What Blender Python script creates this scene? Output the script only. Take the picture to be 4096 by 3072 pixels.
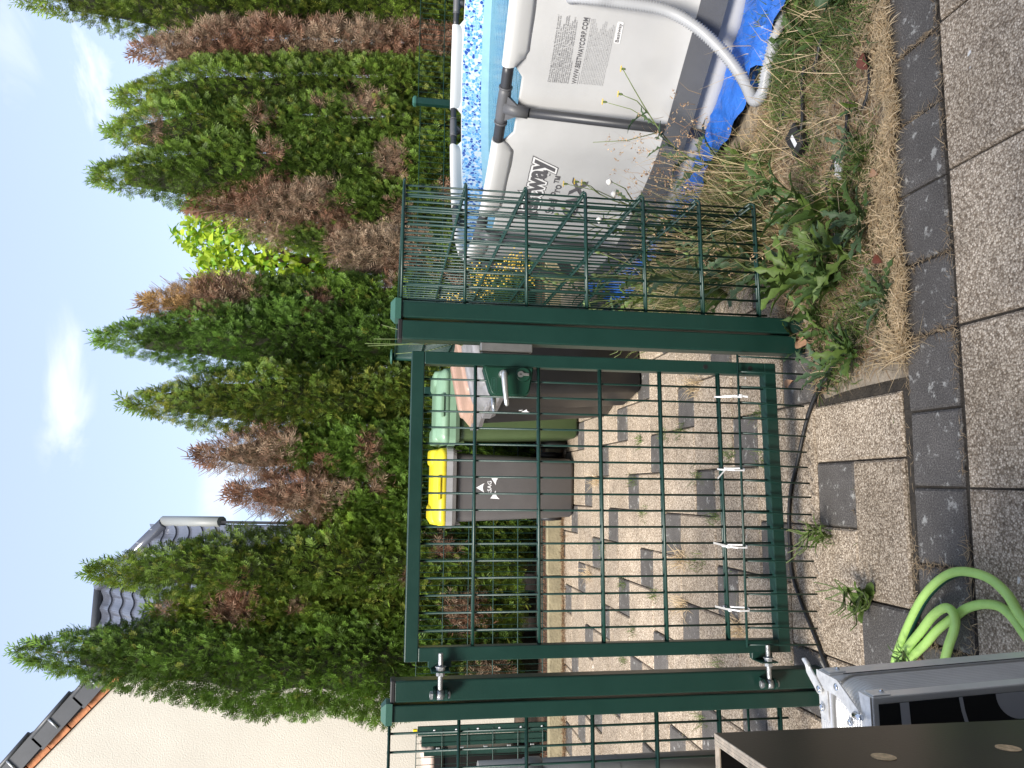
import bpy, bmesh, math, random
import numpy as np
from mathutils import Vector, Matrix
rnd = random.Random(7)
rng = np.random.default_rng(11)
scene = bpy.context.scene
COL = scene.collection
for o in list(bpy.data.objects): bpy.data.objects.remove(o)
PI = math.pi

# ------------------------------------------------------------------ camera (phone held upright, picture stored on its side)
YAW, PITCH, ROLL = 0.1698, 0.1559, -0.0298
fw = Vector((math.sin(YAW)*math.cos(PITCH), math.cos(YAW)*math.cos(PITCH), -math.sin(PITCH)))
rt = Vector((math.cos(YAW), -math.sin(YAW), 0)); dn = fw.cross(rt)
r2 = math.cos(ROLL)*rt + math.sin(ROLL)*dn
d2 = -math.sin(ROLL)*rt + math.cos(ROLL)*dn
cam = bpy.data.objects.new('camera', bpy.data.cameras.new('camera'))
COL.objects.link(cam)
m = Matrix((d2, r2, -fw)).transposed().to_4x4()
m.translation = Vector((0.4222, -2.3341, 1.3635))
cam.matrix_world = m
cam.data.sensor_fit = 'HORIZONTAL'; cam.data.sensor_width = 36.0; cam.data.lens = 36*3074.34/4096
cam.data.clip_start = 0.05; cam.data.clip_end = 2000
scene.camera = cam
scene.render.resolution_x, scene.render.resolution_y = 1024, 768

# ------------------------------------------------------------------ sky, sun, exposure
SUN_VEC = Vector((-0.50, -0.66, 0.86)).normalized()
SUN_EL = math.asin(SUN_VEC.z); SUN_AZ = math.atan2(SUN_VEC.x, SUN_VEC.y)
world = bpy.data.worlds.new('World'); scene.world = world; world.use_nodes = True
wn, wl = world.node_tree.nodes, world.node_tree.links
wn.clear()
wo = wn.new('ShaderNodeOutputWorld'); bg = wn.new('ShaderNodeBackground')
sky = wn.new('ShaderNodeTexSky'); sky.sky_type = 'NISHITA'; sky.sun_disc = False
sky.sun_elevation = SUN_EL; sky.sun_rotation = SUN_AZ
sky.air_density = 1.0; sky.dust_density = 1.6; sky.ozone_density = 1.0
tc = wn.new('ShaderNodeTexCoord')
DIRV = tc.outputs['Generated']
veil = wn.new('ShaderNodeMix'); veil.data_type = 'RGBA'; veil.inputs['Factor'].default_value = 0.42
veil.inputs['B'].default_value = (5.5, 6.3, 8.2, 1)
wl.new(sky.outputs['Color'], veil.inputs['A'])
cur = veil.outputs['Result']
def wmath(op, a, b=None):
    x = wn.new('ShaderNodeMath'); x.operation = op; x.use_clamp = op == 'MULTIPLY'
    for i, v in enumerate((a, b)):
        if v is None: continue
        if isinstance(v, (int, float)): x.inputs[i].default_value = v
        else: wl.new(v, x.inputs[i])
    return x.outputs[0]
mpc = wn.new('ShaderNodeMapping'); mpc.inputs['Scale'].default_value = (1.0, 1.0, 2.0); wl.new(DIRV, mpc.inputs['Vector'])
cn = wn.new('ShaderNodeTexNoise'); cn.inputs['Scale'].default_value = 7.0; cn.inputs['Detail'].default_value = 6; cn.inputs['Roughness'].default_value = 0.6; cn.inputs['Distortion'].default_value = 0.8
wl.new(mpc.outputs['Vector'], cn.inputs['Vector'])
# small fair weather wisps: (direction, horizontal size, strength), the rest of the sky gets a scatter of the same kind
for d_, size, amt in (((0.475, 0.816, 0.328), .105, 1.0), ((0.132, 0.923, 0.362), .11, .75), ((0.485, 0.78, 0.393), .12, .45), ((0.04, 0.979, 0.198), .12, .5), ((-0.6, 0.5, 0.6), .22, .8), ((-0.2, -0.7, 0.7), .3, .8), ((0.9, -0.1, 0.42), .25, .8), ((0.1, 0.3, 0.95), .25, .5)):
    mpn = wn.new('ShaderNodeMapping'); mpn.vector_type = 'POINT'
    sc3 = (1/size, 1/size, 3.4/size)
    mpn.inputs['Scale'].default_value = sc3; mpn.inputs['Location'].default_value = tuple(-d_[k]*sc3[k] for k in range(3))
    wl.new(DIRV, mpn.inputs['Vector'])
    ln = wn.new('ShaderNodeVectorMath'); ln.operation = 'LENGTH'; wl.new(mpn.outputs['Vector'], ln.inputs[0])
    fall = wmath('SUBTRACT', 1.0, ln.outputs['Value'])
    nz = wmath('MULTIPLY_ADD', cn.outputs['Fac'], 4.6); nz.node.inputs[2].default_value = -2.45
    sm = wmath('ADD', fall, nz)
    gate_ = wmath('MULTIPLY', sm, wmath('MULTIPLY', fall, 2.0))
    fac = wmath('MULTIPLY', gate_, amt*.5)
    mx = wn.new('ShaderNodeMix'); mx.data_type = 'RGBA'; mx.inputs['B'].default_value = (7.6, 7.6, 8.0, 1)
    wl.new(fac, mx.inputs['Factor']); wl.new(cur, mx.inputs['A']); cur = mx.outputs['Result']
wl.new(cur, bg.inputs['Color'])
bg.inputs['Strength'].default_value = 0.10
wl.new(bg.outputs['Background'], wo.inputs['Surface'])

sun = bpy.data.objects.new('sun', bpy.data.lights.new('sun', 'SUN')); COL.objects.link(sun)
sun.data.energy = 3.4; sun.data.angle = math.radians(20); sun.data.color = (1.0, 0.95, 0.87)
sun.rotation_euler = (-SUN_VEC).to_track_quat('-Z', 'Y').to_euler()
sun.location = (0, 0, 20)
vs = scene.view_settings
vs.view_transform = 'Standard'; vs.look = 'None'; vs.gamma = 1.0; vs.use_curve_mapping = False
vs.exposure = 1.05
scene.display_settings.display_device = 'sRGB'

# ------------------------------------------------------------------ material helpers
MATS = {}
def mat(name, color, rough=0.6, metal=0.0, bump=0.0, bscale=40.0, vary=0.0, vscale=4.0, spec=0.5, coat=0.0, rough_var=0.0):
    if name in MATS: return MATS[name]
    m = bpy.data.materials.new(name); m.use_nodes = True
    n, l = m.node_tree.nodes, m.node_tree.links
    p = n['Principled BSDF']
    p.inputs['Base Color'].default_value = (*color, 1); p.inputs['Roughness'].default_value = rough
    p.inputs['Metallic'].default_value = metal; p.inputs['Specular IOR Level'].default_value = spec
    p.inputs['Coat Weight'].default_value = coat
    t = n.new('ShaderNodeTexCoord')
    if vary > 0:
        ns = n.new('ShaderNodeTexNoise'); ns.inputs['Scale'].default_value = vscale; ns.inputs['Detail'].default_value = 6; ns.inputs['Roughness'].default_value = 0.65
        l.new(t.outputs['Object'], ns.inputs['Vector'])
        r = n.new('ShaderNodeMapRange'); r.inputs['From Min'].default_value = 0.3; r.inputs['From Max'].default_value = 0.7
        r.inputs['To Min'].default_value = 1-vary; r.inputs['To Max'].default_value = 1+vary
        l.new(ns.outputs['Fac'], r.inputs['Value'])
        mu = n.new('ShaderNodeMix'); mu.data_type = 'RGBA'; mu.blend_type = 'MULTIPLY'; mu.inputs['Factor'].default_value = 1
        mu.inputs['A'].default_value = (*color, 1); l.new(r.outputs['Result'], mu.inputs['B'])
        l.new(mu.outputs['Result'], p.inputs['Base Color'])
        if rough_var > 0:
            r3 = n.new('ShaderNodeMapRange'); r3.inputs['To Min'].default_value = rough-rough_var; r3.inputs['To Max'].default_value = rough+rough_var
            l.new(ns.outputs['Fac'], r3.inputs['Value']); l.new(r3.outputs['Result'], p.inputs['Roughness'])
    if bump > 0:
        nb = n.new('ShaderNodeTexNoise'); nb.inputs['Scale'].default_value = bscale; nb.inputs['Detail'].default_value = 5
        l.new(t.outputs['Object'], nb.inputs['Vector'])
        b = n.new('ShaderNodeBump'); b.inputs['Strength'].default_value = bump; b.inputs['Distance'].default_value = 0.01
        l.new(nb.outputs['Fac'], b.inputs['Height']); l.new(b.outputs['Normal'], p.inputs['Normal'])
    MATS[name] = m
    return m

def tint_mat(name, rough=0.6, trans=0.25, spec=0.3, vary=0.25, vscale=30):
    m = bpy.data.materials.new(name); m.use_nodes = True
    n, l = m.node_tree.nodes, m.node_tree.links
    p = n['Principled BSDF']; out = n['Material Output']
    a = n.new('ShaderNodeAttribute'); a.attribute_name = 'tint'
    t = n.new('ShaderNodeTexCoord'); ns = n.new('ShaderNodeTexNoise'); ns.inputs['Scale'].default_value = vscale; ns.inputs['Detail'].default_value = 3
    l.new(t.outputs['Object'], ns.inputs['Vector'])
    r = n.new('ShaderNodeMapRange'); r.inputs['From Min'].default_value = 0.3; r.inputs['From Max'].default_value = 0.7
    r.inputs['To Min'].default_value = 1-vary; r.inputs['To Max'].default_value = 1+vary
    l.new(ns.outputs['Fac'], r.inputs['Value'])
    mu = n.new('ShaderNodeMix'); mu.data_type = 'RGBA'; mu.blend_type = 'MULTIPLY'; mu.inputs['Factor'].default_value = 1
    l.new(a.outputs['Color'], mu.inputs['A']); l.new(r.outputs['Result'], mu.inputs['B'])
    l.new(mu.outputs['Result'], p.inputs['Base Color'])
    p.inputs['Roughness'].default_value = rough; p.inputs['Specular IOR Level'].default_value = spec
    if trans > 0:
        tr = n.new('ShaderNodeBsdfTranslucent'); l.new(mu.outputs['Result'], tr.inputs['Color'])
        ms = n.new('ShaderNodeMixShader'); ms.inputs['Fac'].default_value = trans
        l.new(p.outputs['BSDF'], ms.inputs[1]); l.new(tr.outputs['BSDF'], ms.inputs[2]); l.new(ms.outputs['Shader'], out.inputs['Surface'])
    MATS[name] = m
    return m

def slab_mat(name, dark):
    """washed pebble concrete (light) or fine dark concrete with lichen spots"""
    m = bpy.data.materials.new(name); m.use_nodes = True
    n, l = m.node_tree.nodes, m.node_tree.links
    p = n['Principled BSDF']; p.inputs['Roughness'].default_value = 0.85; p.inputs['Specular IOR Level'].default_value = 0.3
    t = n.new('ShaderNodeTexCoord'); oi = n.new('ShaderNodeObjectInfo')
    mul = n.new('ShaderNodeVectorMath'); mul.operation = 'SCALE'; mul.inputs[3].default_value = 37.0
    cmb = n.new('ShaderNodeCombineXYZ')
    l.new(oi.outputs['Random'], cmb.inputs[0]); l.new(oi.outputs['Random'], cmb.inputs[1])
    l.new(cmb.outputs[0], mul.inputs[0])
    add = n.new('ShaderNodeVectorMath'); add.operation = 'ADD'
    l.new(t.outputs['Object'], add.inputs[0]); l.new(mul.outputs[0], add.inputs[1])
    V = add.outputs[0]
    def noise(sc, det=4, ro=0.6):
        x = n.new('ShaderNodeTexNoise'); x.inputs['Scale'].default_value = sc; x.inputs['Detail'].default_value = det; x.inputs['Roughness'].default_value = ro
        l.new(V, x.inputs['Vector']); return x.outputs['Fac']
    def ramp(src, stops):
        x = n.new('ShaderNodeValToRGB'); e = x.color_ramp.elements
        while len(e) < len(stops): e.new(0.5)
        for el, (pos, c) in zip(e, stops): el.position = pos; el.color = (*c, 1)
        l.new(src, x.inputs['Fac']); return x.outputs['Color']
    def mixc(mode, f, A, B):
        x = n.new('ShaderNodeMix'); x.data_type = 'RGBA'; x.blend_type = mode
        if hasattr(f, 'links') or not isinstance(f, float): l.new(f, x.inputs['Factor'])
        else: x.inputs['Factor'].default_value = f
        l.new(A, x.inputs['A']); l.new(B, x.inputs['B']); return x.outputs['Result']
    if not dark:
        vo = n.new('ShaderNodeTexVoronoi'); vo.inputs['Scale'].default_value = 215; l.new(V, vo.inputs['Vector'])
        sep = n.new('ShaderNodeSeparateColor'); l.new(vo.outputs['Color'], sep.inputs[0])
        peb = ramp(sep.outputs[0], [(0.0, (0.26, 0.212, 0.162)), (0.35, (0.42, 0.348, 0.270)), (0.7, (0.545, 0.46, 0.365)), (1.0, (0.77, 0.67, 0.55))])
        gap = ramp(vo.outputs['Distance'], [(0.30, (1, 1, 1)), (0.80, (0.44, 0.40, 0.36))])
        c = mixc('MULTIPLY', 1.0, peb, gap)
        big = ramp(noise(5.0, 5), [(0.3, (0.80, 0.79, 0.78)), (0.7, (1.16, 1.14, 1.10))])
        c = mixc('MULTIPLY', 1.0, c, big)
        dirt = ramp(noise(2.0, 6, .7), [(0.45, (1, 1, 1)), (0.75, (0.72, 0.70, 0.66))])
        c = mixc('MULTIPLY', 1.0, c, dirt)
        wsp = ramp(noise(11, 3, .5), [(0.735, (0, 0, 0)), (0.75, (0.8, 0.8, 0.8))])
        wcol = n.new('ShaderNodeRGB'); wcol.outputs[0].default_value = (0.75, 0.74, 0.71, 1)
        c = mixc('MIX', wsp, c, wcol.outputs[0])
        b = n.new('ShaderNodeBump'); b.inputs['Strength'].default_value = 0.55; b.inputs['Distance'].default_value = 0.004; b.invert = True
        l.new(vo.outputs['Distance'], b.inputs['Height'])
    else:
        base = ramp(noise(9, 6), [(0.3, (0.085, 0.077, 0.070)), (0.7, (0.125, 0.114, 0.104))])
        fine = ramp(noise(260, 2), [(0.35, (0.55, 0.55, 0.56)), (0.62, (1.25, 1.25, 1.25)), (0.78, (2.4, 2.4, 2.4))])
        c = mixc('MULTIPLY', 1.0, base, fine)
        spot = ramp(noise(27, 6, .72), [(0.575, (0, 0, 0)), (0.65, (0.85, 0.85, 0.85))])
        lic = n.new('ShaderNodeRGB'); lic.outputs[0].default_value = (0.38, 0.37, 0.34, 1)
        c = mixc('MIX', spot, c, lic.outputs[0])
        b = n.new('ShaderNodeBump'); b.inputs['Strength'].default_value = 0.5; b.inputs['Distance'].default_value = 0.004
        l.new(noise(200, 3), b.inputs['Height'])
    rv = n.new('ShaderNodeMapRange'); rv.inputs['To Min'].default_value = 0.86; rv.inputs['To Max'].default_value = 1.14
    l.new(oi.outputs['Random'], rv.inputs['Value'])
    c = mixc('MULTIPLY', 1.0, c, rv.outputs['Result'])
    l.new(c, p.inputs['Base Color']); l.new(b.outputs['Normal'], p.inputs['Normal'])
    MATS[name] = m
    return m

GREEN = mat('green_powder_coat', (0.0068, 0.034, 0.026), 0.38, vary=0.12, vscale=9, spec=0.5, bump=0.04, bscale=160, rough_var=.08)
GREENCAP = mat('green_plastic_cap', (0.03, 0.10, 0.075), 0.5)
BLACKP = mat('black_plastic', (0.012, 0.012, 0.013), 0.5)
GALV = mat('galvanised_steel', (0.42, 0.43, 0.44), 0.42, 0.75, bump=0.25, bscale=120, vary=.25, vscale=40)
STAINLESS = mat('stainless_steel', (0.55, 0.53, 0.50), 0.33, 0.9, vary=.12, vscale=30)
CHROME = mat('polished_steel', (0.7, 0.72, 0.75), 0.18, 1.0)
ALU = mat('anodised_aluminium', (0.84, 0.83, 0.81), 0.36, 0.45, bump=0.05, bscale=90, vary=.10, vscale=6)
SILVER = mat('satin_aluminium', (0.72, 0.73, 0.72), 0.3, 0.8)
ZINC = mat('zinc_plated_plate', (0.86, 0.84, 0.80), 0.36, 0.3, vary=.18, vscale=60)
WHITEP = mat('white_nylon', (0.78, 0.78, 0.79), 0.45)
DARKPLY = mat('dark_film_faced_plywood', (0.0115, 0.0095, 0.008), 0.32, vary=.2, vscale=5, bump=.03, bscale=200)
PLY = mat('plywood_edge', (0.66, 0.54, 0.40), 0.75, vary=.25, vscale=60)
BLACKPANEL = mat('black_panel', (0.006, 0.006, 0.0065), 0.6)
HOSE = mat('lime_green_hose', (0.42, 0.66, 0.17), 0.42, vary=.08, vscale=30, bump=.12, bscale=400)
HOSEDK = mat('dark_green_hose_stripe', (0.006, 0.045, 0.03), 0.45)
CABLE = mat('black_cable', (0.012, 0.012, 0.013), 0.5)
KERB = mat('weathered_concrete', (0.25, 0.215, 0.135), 0.9, bump=.6, bscale=60, vary=.3, vscale=9)
BEDDING = mat('joint_dirt', (0.045, 0.037, 0.028), 0.95, bump=.8, bscale=120, vary=.4, vscale=30)
SOIL = mat('dry_soil', (0.26, 0.215, 0.16), 0.95, bump=1.0, bscale=45, vary=.45, vscale=12)
GROUND = mat('dry_lawn', (0.10, 0.11, 0.045), 0.95, bump=.7, bscale=20, vary=.4, vscale=3)
LIGHT_SLAB = slab_mat('washed_pebble_concrete', False)
DARK_SLAB = slab_mat('dark_concrete', True)

# ------------------------------------------------------------------ mesh helpers
class MB:
    def __init__(s): s.v = []; s.f = []; s.sm = []
    def add(s, vs, fs, smooth=False):
        b = len(s.v); s.v += [tuple(x) for x in vs]
        for f in fs: s.f.append([b+i for i in f]); s.sm.append(smooth)
        return s
    def box(s, x0, y0, z0, x1, y1, z1):
        return s.add([(x0,y0,z0),(x1,y0,z0),(x1,y1,z0),(x0,y1,z0),(x0,y0,z1),(x1,y0,z1),(x1,y1,z1),(x0,y1,z1)],
                     [(0,3,2,1),(4,5,6,7),(0,1,5,4),(1,2,6,5),(2,3,7,6),(3,0,4,7)])
    def cbox(s, x0, y0, z0, x1, y1, z1, ch=0.004, seg=2):
        bm = bmesh.new(); bmesh.ops.create_cube(bm, size=1)
        for v in bm.verts: v.co = Vector(((x0+x1)/2+v.co.x*(x1-x0), (y0+y1)/2+v.co.y*(y1-y0), (z0+z1)/2+v.co.z*(z1-z0)))
        bmesh.ops.bevel(bm, geom=bm.edges[:], offset=ch, segments=seg, affect='EDGES', profile=0.5)
        return s.bm(bm)
    def bm(s, bm, smooth=False):
        bm.verts.index_update()
        s.add([v.co[:] for v in bm.verts], [[v.index for v in f.verts] for f in bm.faces], smooth); bm.free(); return s
    def tube(s, pts, r, n=8, caps=True, smooth=True):
        pts = [Vector(p) for p in pts]; k = len(pts)
        rs = r if isinstance(r, (list, tuple)) else [r]*k
        T = [(pts[min(i+1,k-1)]-pts[max(i-1,0)]).normalized() for i in range(k)]
        up = Vector((0,0,1)) if abs(T[0].z) < 0.9 else Vector((1,0,0))
        N = (up - T[0]*up.dot(T[0])).normalized(); vs = []; fs = []
        for i in range(k):
            N = (N - T[i]*N.dot(T[i])).normalized(); B = T[i].cross(N)
            for j in range(n):
                a = 2*PI*j/n; vs.append(pts[i] + (N*math.cos(a)+B*math.sin(a))*rs[i])
        for i in range(k-1):
            for j in range(n):
                fs.append((i*n+j, i*n+(j+1)%n, (i+1)*n+(j+1)%n, (i+1)*n+j))
        s.add(vs, fs, smooth)
        if caps:
            b = len(s.v)-len(vs)
            s.f.append([b+j for j in range(n)][::-1]); s.sm.append(False)
            s.f.append([b+(k-1)*n+j for j in range(n)]); s.sm.append(False)
        return s
    def prism(s, poly, axis, d0, d1):
        """extrude a 2D polygon along axis 'X','Y','Z'"""
        def p3(p, d): return {'X': (d, p[0], p[1]), 'Y': (p[0], d, p[1]), 'Z': (p[0], p[1], d)}[axis]
        k = len(poly); vs = [p3(p, d0) for p in poly]+[p3(p, d1) for p in poly]
        fs = [list(range(k)), list(range(2*k-1, k-1, -1))]+[(i, i+k, (i+1)%k+k, (i+1)%k) for i in range(k)]
        return s.add(vs, fs)
    def loft(s, rings, smooth=False, caps=True):
        n = len(rings[0]); vs = [p for r in rings for p in r]; fs = []
        for i in range(len(rings)-1):
            for j in range(n): fs.append((i*n+j, i*n+(j+1)%n, (i+1)*n+(j+1)%n, (i+1)*n+j))
        if caps: fs += [list(range(n))[::-1], [ (len(rings)-1)*n+j for j in range(n)]]
        return s.add(vs, fs, smooth)
    def mesh(s, name, material):
        me = bpy.data.meshes.new(name); me.from_pydata(s.v, [], s.f)
        me.polygons.foreach_set('use_smooth', s.sm)
        bm = bmesh.new(); bm.from_mesh(me); bmesh.ops.recalc_face_normals(bm, faces=bm.faces); bm.to_mesh(me); bm.free()
        me.materials.append(material); me.update(); return me

def link(o, parent=None):
    COL.objects.link(o)
    if parent is not None: o.parent = parent
    return o
def tag(o, label=None, cat=None, group=None, kind=None):
    if label: o['label'] = label
    if cat: o['category'] = cat
    if group: o['group'] = group
    if kind: o['kind'] = kind
    return o
def thing(name, label, cat, loc=(0,0,0), rz=0, group=None):
    o = bpy.data.objects.new(name, None); o.location = loc; o.rotation_euler = (0,0,rz); o.empty_display_size = .1
    COL.objects.link(o); return tag(o, label, cat, group)
def part(name, mb, material, parent=None, label=None):
    """mesh in parent-local coordinates"""
    o = bpy.data.objects.new(name, mb.mesh(name, material)); link(o, parent)
    if label: o['label'] = label
    return o
def top(name, mb, material, label, cat, group=None):
    """one-mesh thing; origin moved to its base centre"""
    a = np.array(mb.v); c = ((a[:,0].min()+a[:,0].max())/2, (a[:,1].min()+a[:,1].max())/2, a[:,2].min())
    mb.v = [(x-c[0], y-c[1], z-c[2]) for x, y, z in mb.v]
    o = bpy.data.objects.new(name, mb.mesh(name, material)); o.location = c; link(o)
    return tag(o, label, cat, group)
def inst(name, me, parent, loc=(0,0,0), rot=None, scale=None):
    o = bpy.data.objects.new(name, me); link(o, parent); o.location = loc
    if rot is not None:
        o.rotation_mode = 'QUATERNION'; o.rotation_quaternion = rot
    if scale is not None: o.scale = scale
    return o
RODS = {}
def rod(name, p, q, r, material, parent, n=6):
    p, q = Vector(p), Vector(q); d = q-p; L = round(d.length, 4)
    key = (L, r, material.name, n)
    if key not in RODS: RODS[key] = MB().tube([(0,0,0),(0,0,L)], r, n).mesh(name, material)
    return inst(name, RODS[key], parent, p, Vector((0,0,1)).rotation_difference(d.normalized()))
def np_mesh(name, V, Q, tint, material, smooth=False):
    me = bpy.data.meshes.new(name)
    V = np.asarray(V, np.float32); Q = np.asarray(Q, np.int32); k = Q.shape[1]
    me.vertices.add(len(V)); me.vertices.foreach_set('co', V.ravel())
    me.loops.add(Q.size); me.loops.foreach_set('vertex_index', Q.ravel())
    me.polygons.add(len(Q)); me.polygons.foreach_set('loop_start', np.arange(0, Q.size, k, dtype=np.int32))
    me.polygons.foreach_set('loop_total', np.full(len(Q), k, np.int32))
    if smooth: me.polygons.foreach_set('use_smooth', np.ones(len(Q), bool))
    if tint is not None:
        a = me.color_attributes.new('tint', 'FLOAT_COLOR', 'POINT')
        a.data.foreach_set('color', np.c_[tint, np.ones(len(V))].astype(np.float32).ravel())
    me.materials.append(material); me.update(); me.validate()
    return me
def text_geo(s, size, bold=0.0, res=2, spacing=1.0):
    """flat lettering as (verts, faces) in XY, from the built-in font"""
    cu = bpy.data.curves.new('lettering', 'FONT'); cu.body = s; cu.size = size; cu.offset = bold; cu.resolution_u = res
    cu.space_character = spacing; cu.fill_mode = 'FRONT'
    o = bpy.data.objects.new('lettering', cu); COL.objects.link(o)
    dg = bpy.context.evaluated_depsgraph_get(); dg.update()
    me = bpy.data.meshes.new_from_object(o.evaluated_get(dg))
    v = [tuple(x.co) for x in me.vertices]; f = [list(p.vertices) for p in me.polygons]
    bpy.data.objects.remove(o); bpy.data.curves.remove(cu); bpy.data.meshes.remove(me)
    return v, f
def fit_text(s, w, bold=0.0, h=None, res=2):
    v, f = text_geo(s, 1.0, bold, res); a = np.array(v); x0, x1 = a[:,0].min(), a[:,0].max(); y0, y1 = a[:,1].min(), a[:,1].max()
    sc = w/(x1-x0); sy = sc if h is None else h/(y1-y0)
    return [((x-x0)*sc, (y-y0)*sy if h is not None else y*sc) for x, y, z in v], f

# ================================================================== GROUND
g = MB(); g.add([(-400,-400,-0.09),(400,-400,-0.09),(400,400,-0.09),(-400,400,-0.09)], [(0,1,2,3)])
tag(part('ground', g, GROUND), kind='structure')
# bedding under the paving
g = MB().box(-3.2, -3.3, -0.06, 1.62, 3.69, -0.012).box(1.62, -3.3, -0.06, 4.5, -0.52, -0.012)
paving = tag(part('paving', g, BEDDING), kind='structure')

LOX, LOY, LS, LA = 0.0075, 0.5907, 0.2, -0.0307
def slab_mesh(w, d, name, material, t=0.045, ch=0.006, gap=0.0032):
    x0, x1, y0, y1 = gap, w-gap, gap, d-gap
    vs = [(x0,y0,-t),(x1,y0,-t),(x1,y1,-t),(x0,y1,-t),(x0,y0,-ch),(x1,y0,-ch),(x1,y1,-ch),(x0,y1,-ch),
          (x0+ch,y0+ch,0),(x1-ch,y0+ch,0),(x1-ch,y1-ch,0),(x0+ch,y1-ch,0)]
    fs = [(0,1,5,4),(1,2,6,5),(2,3,7,6),(3,0,4,7),(4,5,9,8),(5,6,10,9),(6,7,11,10),(7,4,8,11),(8,9,10,11)]
    return MB().add(vs, fs).mesh(name, material)
SLABM = {}
def slab(x, y, w, d, dark, ang, ox, oy):
    key = (round(w,3), round(d,3), dark)
    nm = 'paving_block' if dark else 'paving_slab'
    if key not in SLABM: SLABM[key] = slab_mesh(w, d, nm, DARK_SLAB if dark else LIGHT_SLAB)
    c, s = math.cos(ang), math.sin(ang)
    o = inst(nm, SLABM[key], paving, (ox+c*x-s*y, oy+s*x+c*y, rnd.uniform(-.0025, .0025)))
    o.rotation_euler = (rnd.uniform(-.004,.004), rnd.uniform(-.004,.004), ang+rnd.uniform(-.004,.004))
    return o
def clip(x0, y0, w, d):
    """keep the lattice cell inside the paved yard (lattice units of 0.2 m)"""
    X0, X1, Y0, Y1 = x0, x0+w, y0, y0+d
    Y0 = max(Y0, -5.17); Y1 = min(Y1, 15.45)
    if -5.17 < Y0 < -4.8: Y0 = -5.17
    if Y1 < -4.8: return None
    lim = 3.92 if (Y0+Y1)/2 < -2.6 else 7.7
    X1 = min(X1, lim); X0 = max(X0, -14)
    return (X0, Y0, X1-X0, Y1-Y0) if X1-X0 > .15 and Y1-Y0 > .12 else None
for a in range(-12, 12):
    for b in range(-10, 12):
        px, py = 2*a-b, a+2*b
        for (x, y, s_, dk) in ((px, py, 1, True), (px, py+1, 2, False)):
            if not (-14 < x < 8 and -8 < y < 16): continue
            k = clip(x, y, s_, s_)
            if k: slab(k[0]*LS, k[1]*LS, k[2]*LS, k[3]*LS, dk, LA, LOX, LOY)
# dark border course and the pale slabs in front of it
BA = -0.0471
for i in range(-12, 16):
    slab(0.095+0.1965*i, 0, 0.1965, 0.187, True, BA, 0.0, -0.648)
for i in range(-6, 9):
    for j in range(3):
        slab(0.487+0.397*i, -0.402*(j+1)-.004, 0.397, 0.40, False, BA, 0.0, -0.648)

# concrete kerb in front of the hedge fence
kerb = bpy.data.objects.new('kerb', None); link(kerb); kerb.location = (0, 3.72, 0); tag(kerb, kind='structure')
ks = None
for i in range(9):
    x = -4.05+i*1.0
    k = MB().cbox(x+.003, -0.03, -0.2, x+.997, 0.03, 0.115+rnd.uniform(-.006,.006), 0.008, 1)
    part('kerb_stone', k, KERB, kerb)
hb = MB().box(-5, 3.752, -0.06, 8, 5.6, 0.06)
tag(part('hedge_bed', hb, mat('brown_hedge_litter', (0.075, 0.045, 0.028), 0.95, bump=1, bscale=60, vary=.5, vscale=25)), kind='structure')

# soil bed with gentle relief (right of the paving)
def soil_h(x, y):
    return 0.012*math.sin(5.1*x+1.3*y)+0.010*math.sin(9.7*y-3.1*x+1)+0.006*math.sin(23*x+17*y)
vs, fs = [], []
nx, ny = 60, 70
X0, X1, Y0, Y1 = 0.79, 4.6, -0.535, 3.70
for j in range(ny+1):
    for i in range(nx+1):
        x = X0+(X1-X0)*i/nx; y = Y0+(Y1-Y0)*(j/ny)
        lim_ = 1.15 if y < .06 else 1.44+.03*math.sin(y*9)
        if y > -.02 and x < lim_: x = lim_+(x-.79)*.02
        edge = min(1, (y-Y0)/.1, (X1-x)/.1)
        yy = y - 0.0471*(x-.79) if j == 0 else y
        vs.append((x, yy, -0.012+0.02*edge+soil_h(x, y)*edge))
for j in range(ny):
    for i in range(nx): fs.append((j*(nx+1)+i, j*(nx+1)+i+1, (j+1)*(nx+1)+i+1, (j+1)*(nx+1)+i))
tag(part('garden_soil', MB().add(vs, fs, True), SOIL), kind='structure')
def gz(x, y): return 0.008+soil_h(x, y)

# ================================================================== GATE
FZ0, FZ1, FX0, FX1 = 0.1067, 1.3033, 0.0, 0.918
gate = thing('gate', 'dark green steel garden gate with mesh filling, lock box and silver lever', 'gate', (FX0, 0.02, FZ0))
def gl(x, y, z): return (x-FX0, y-0.02, z-FZ0)
def gpart(name, mb, material, parent=gate): 
    mb.v = [gl(*p) for p in mb.v]; return part(name, mb, material, parent)
gpart('frame_rail', MB().cbox(FX0, 0, FZ1-.04, FX1, .04, FZ1, .003), GREEN)
gpart('frame_rail', MB().cbox(FX0, 0, FZ0, FX1, .04, FZ0+.04, .003), GREEN)
gpart('frame_stile', MB().cbox(FX0, .0005, FZ0+.0395, FX0+.04, .0395, FZ1-.0395, .003), GREEN)
st = gpart('frame_stile', MB().cbox(FX1-.04, .0005, FZ0+.0395, FX1, .0395, FZ1-.0395, .003), GREEN)
for z in (0.352, 0.197):
    gpart('bolt_hole', MB().tube([(FX1-.02, -.0008, z), (FX1-.02, .004, z)], .008, 14), BLACKP, st)
GBZ = [1.104, .904, .704, .504, .304]
for z in GBZ:
    for y in (.012, .026):
        rod('bar', gl(FX0+.04, y, z), gl(FX1-.04, y, z), .0048, GREEN, gate, 8)
for i in range(16):
    x = .834-.05*i; 
    rod('wire', gl(x, .019, FZ0+.035), gl(x, .019, FZ1-.035), .0033, GREEN, gate)
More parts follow.
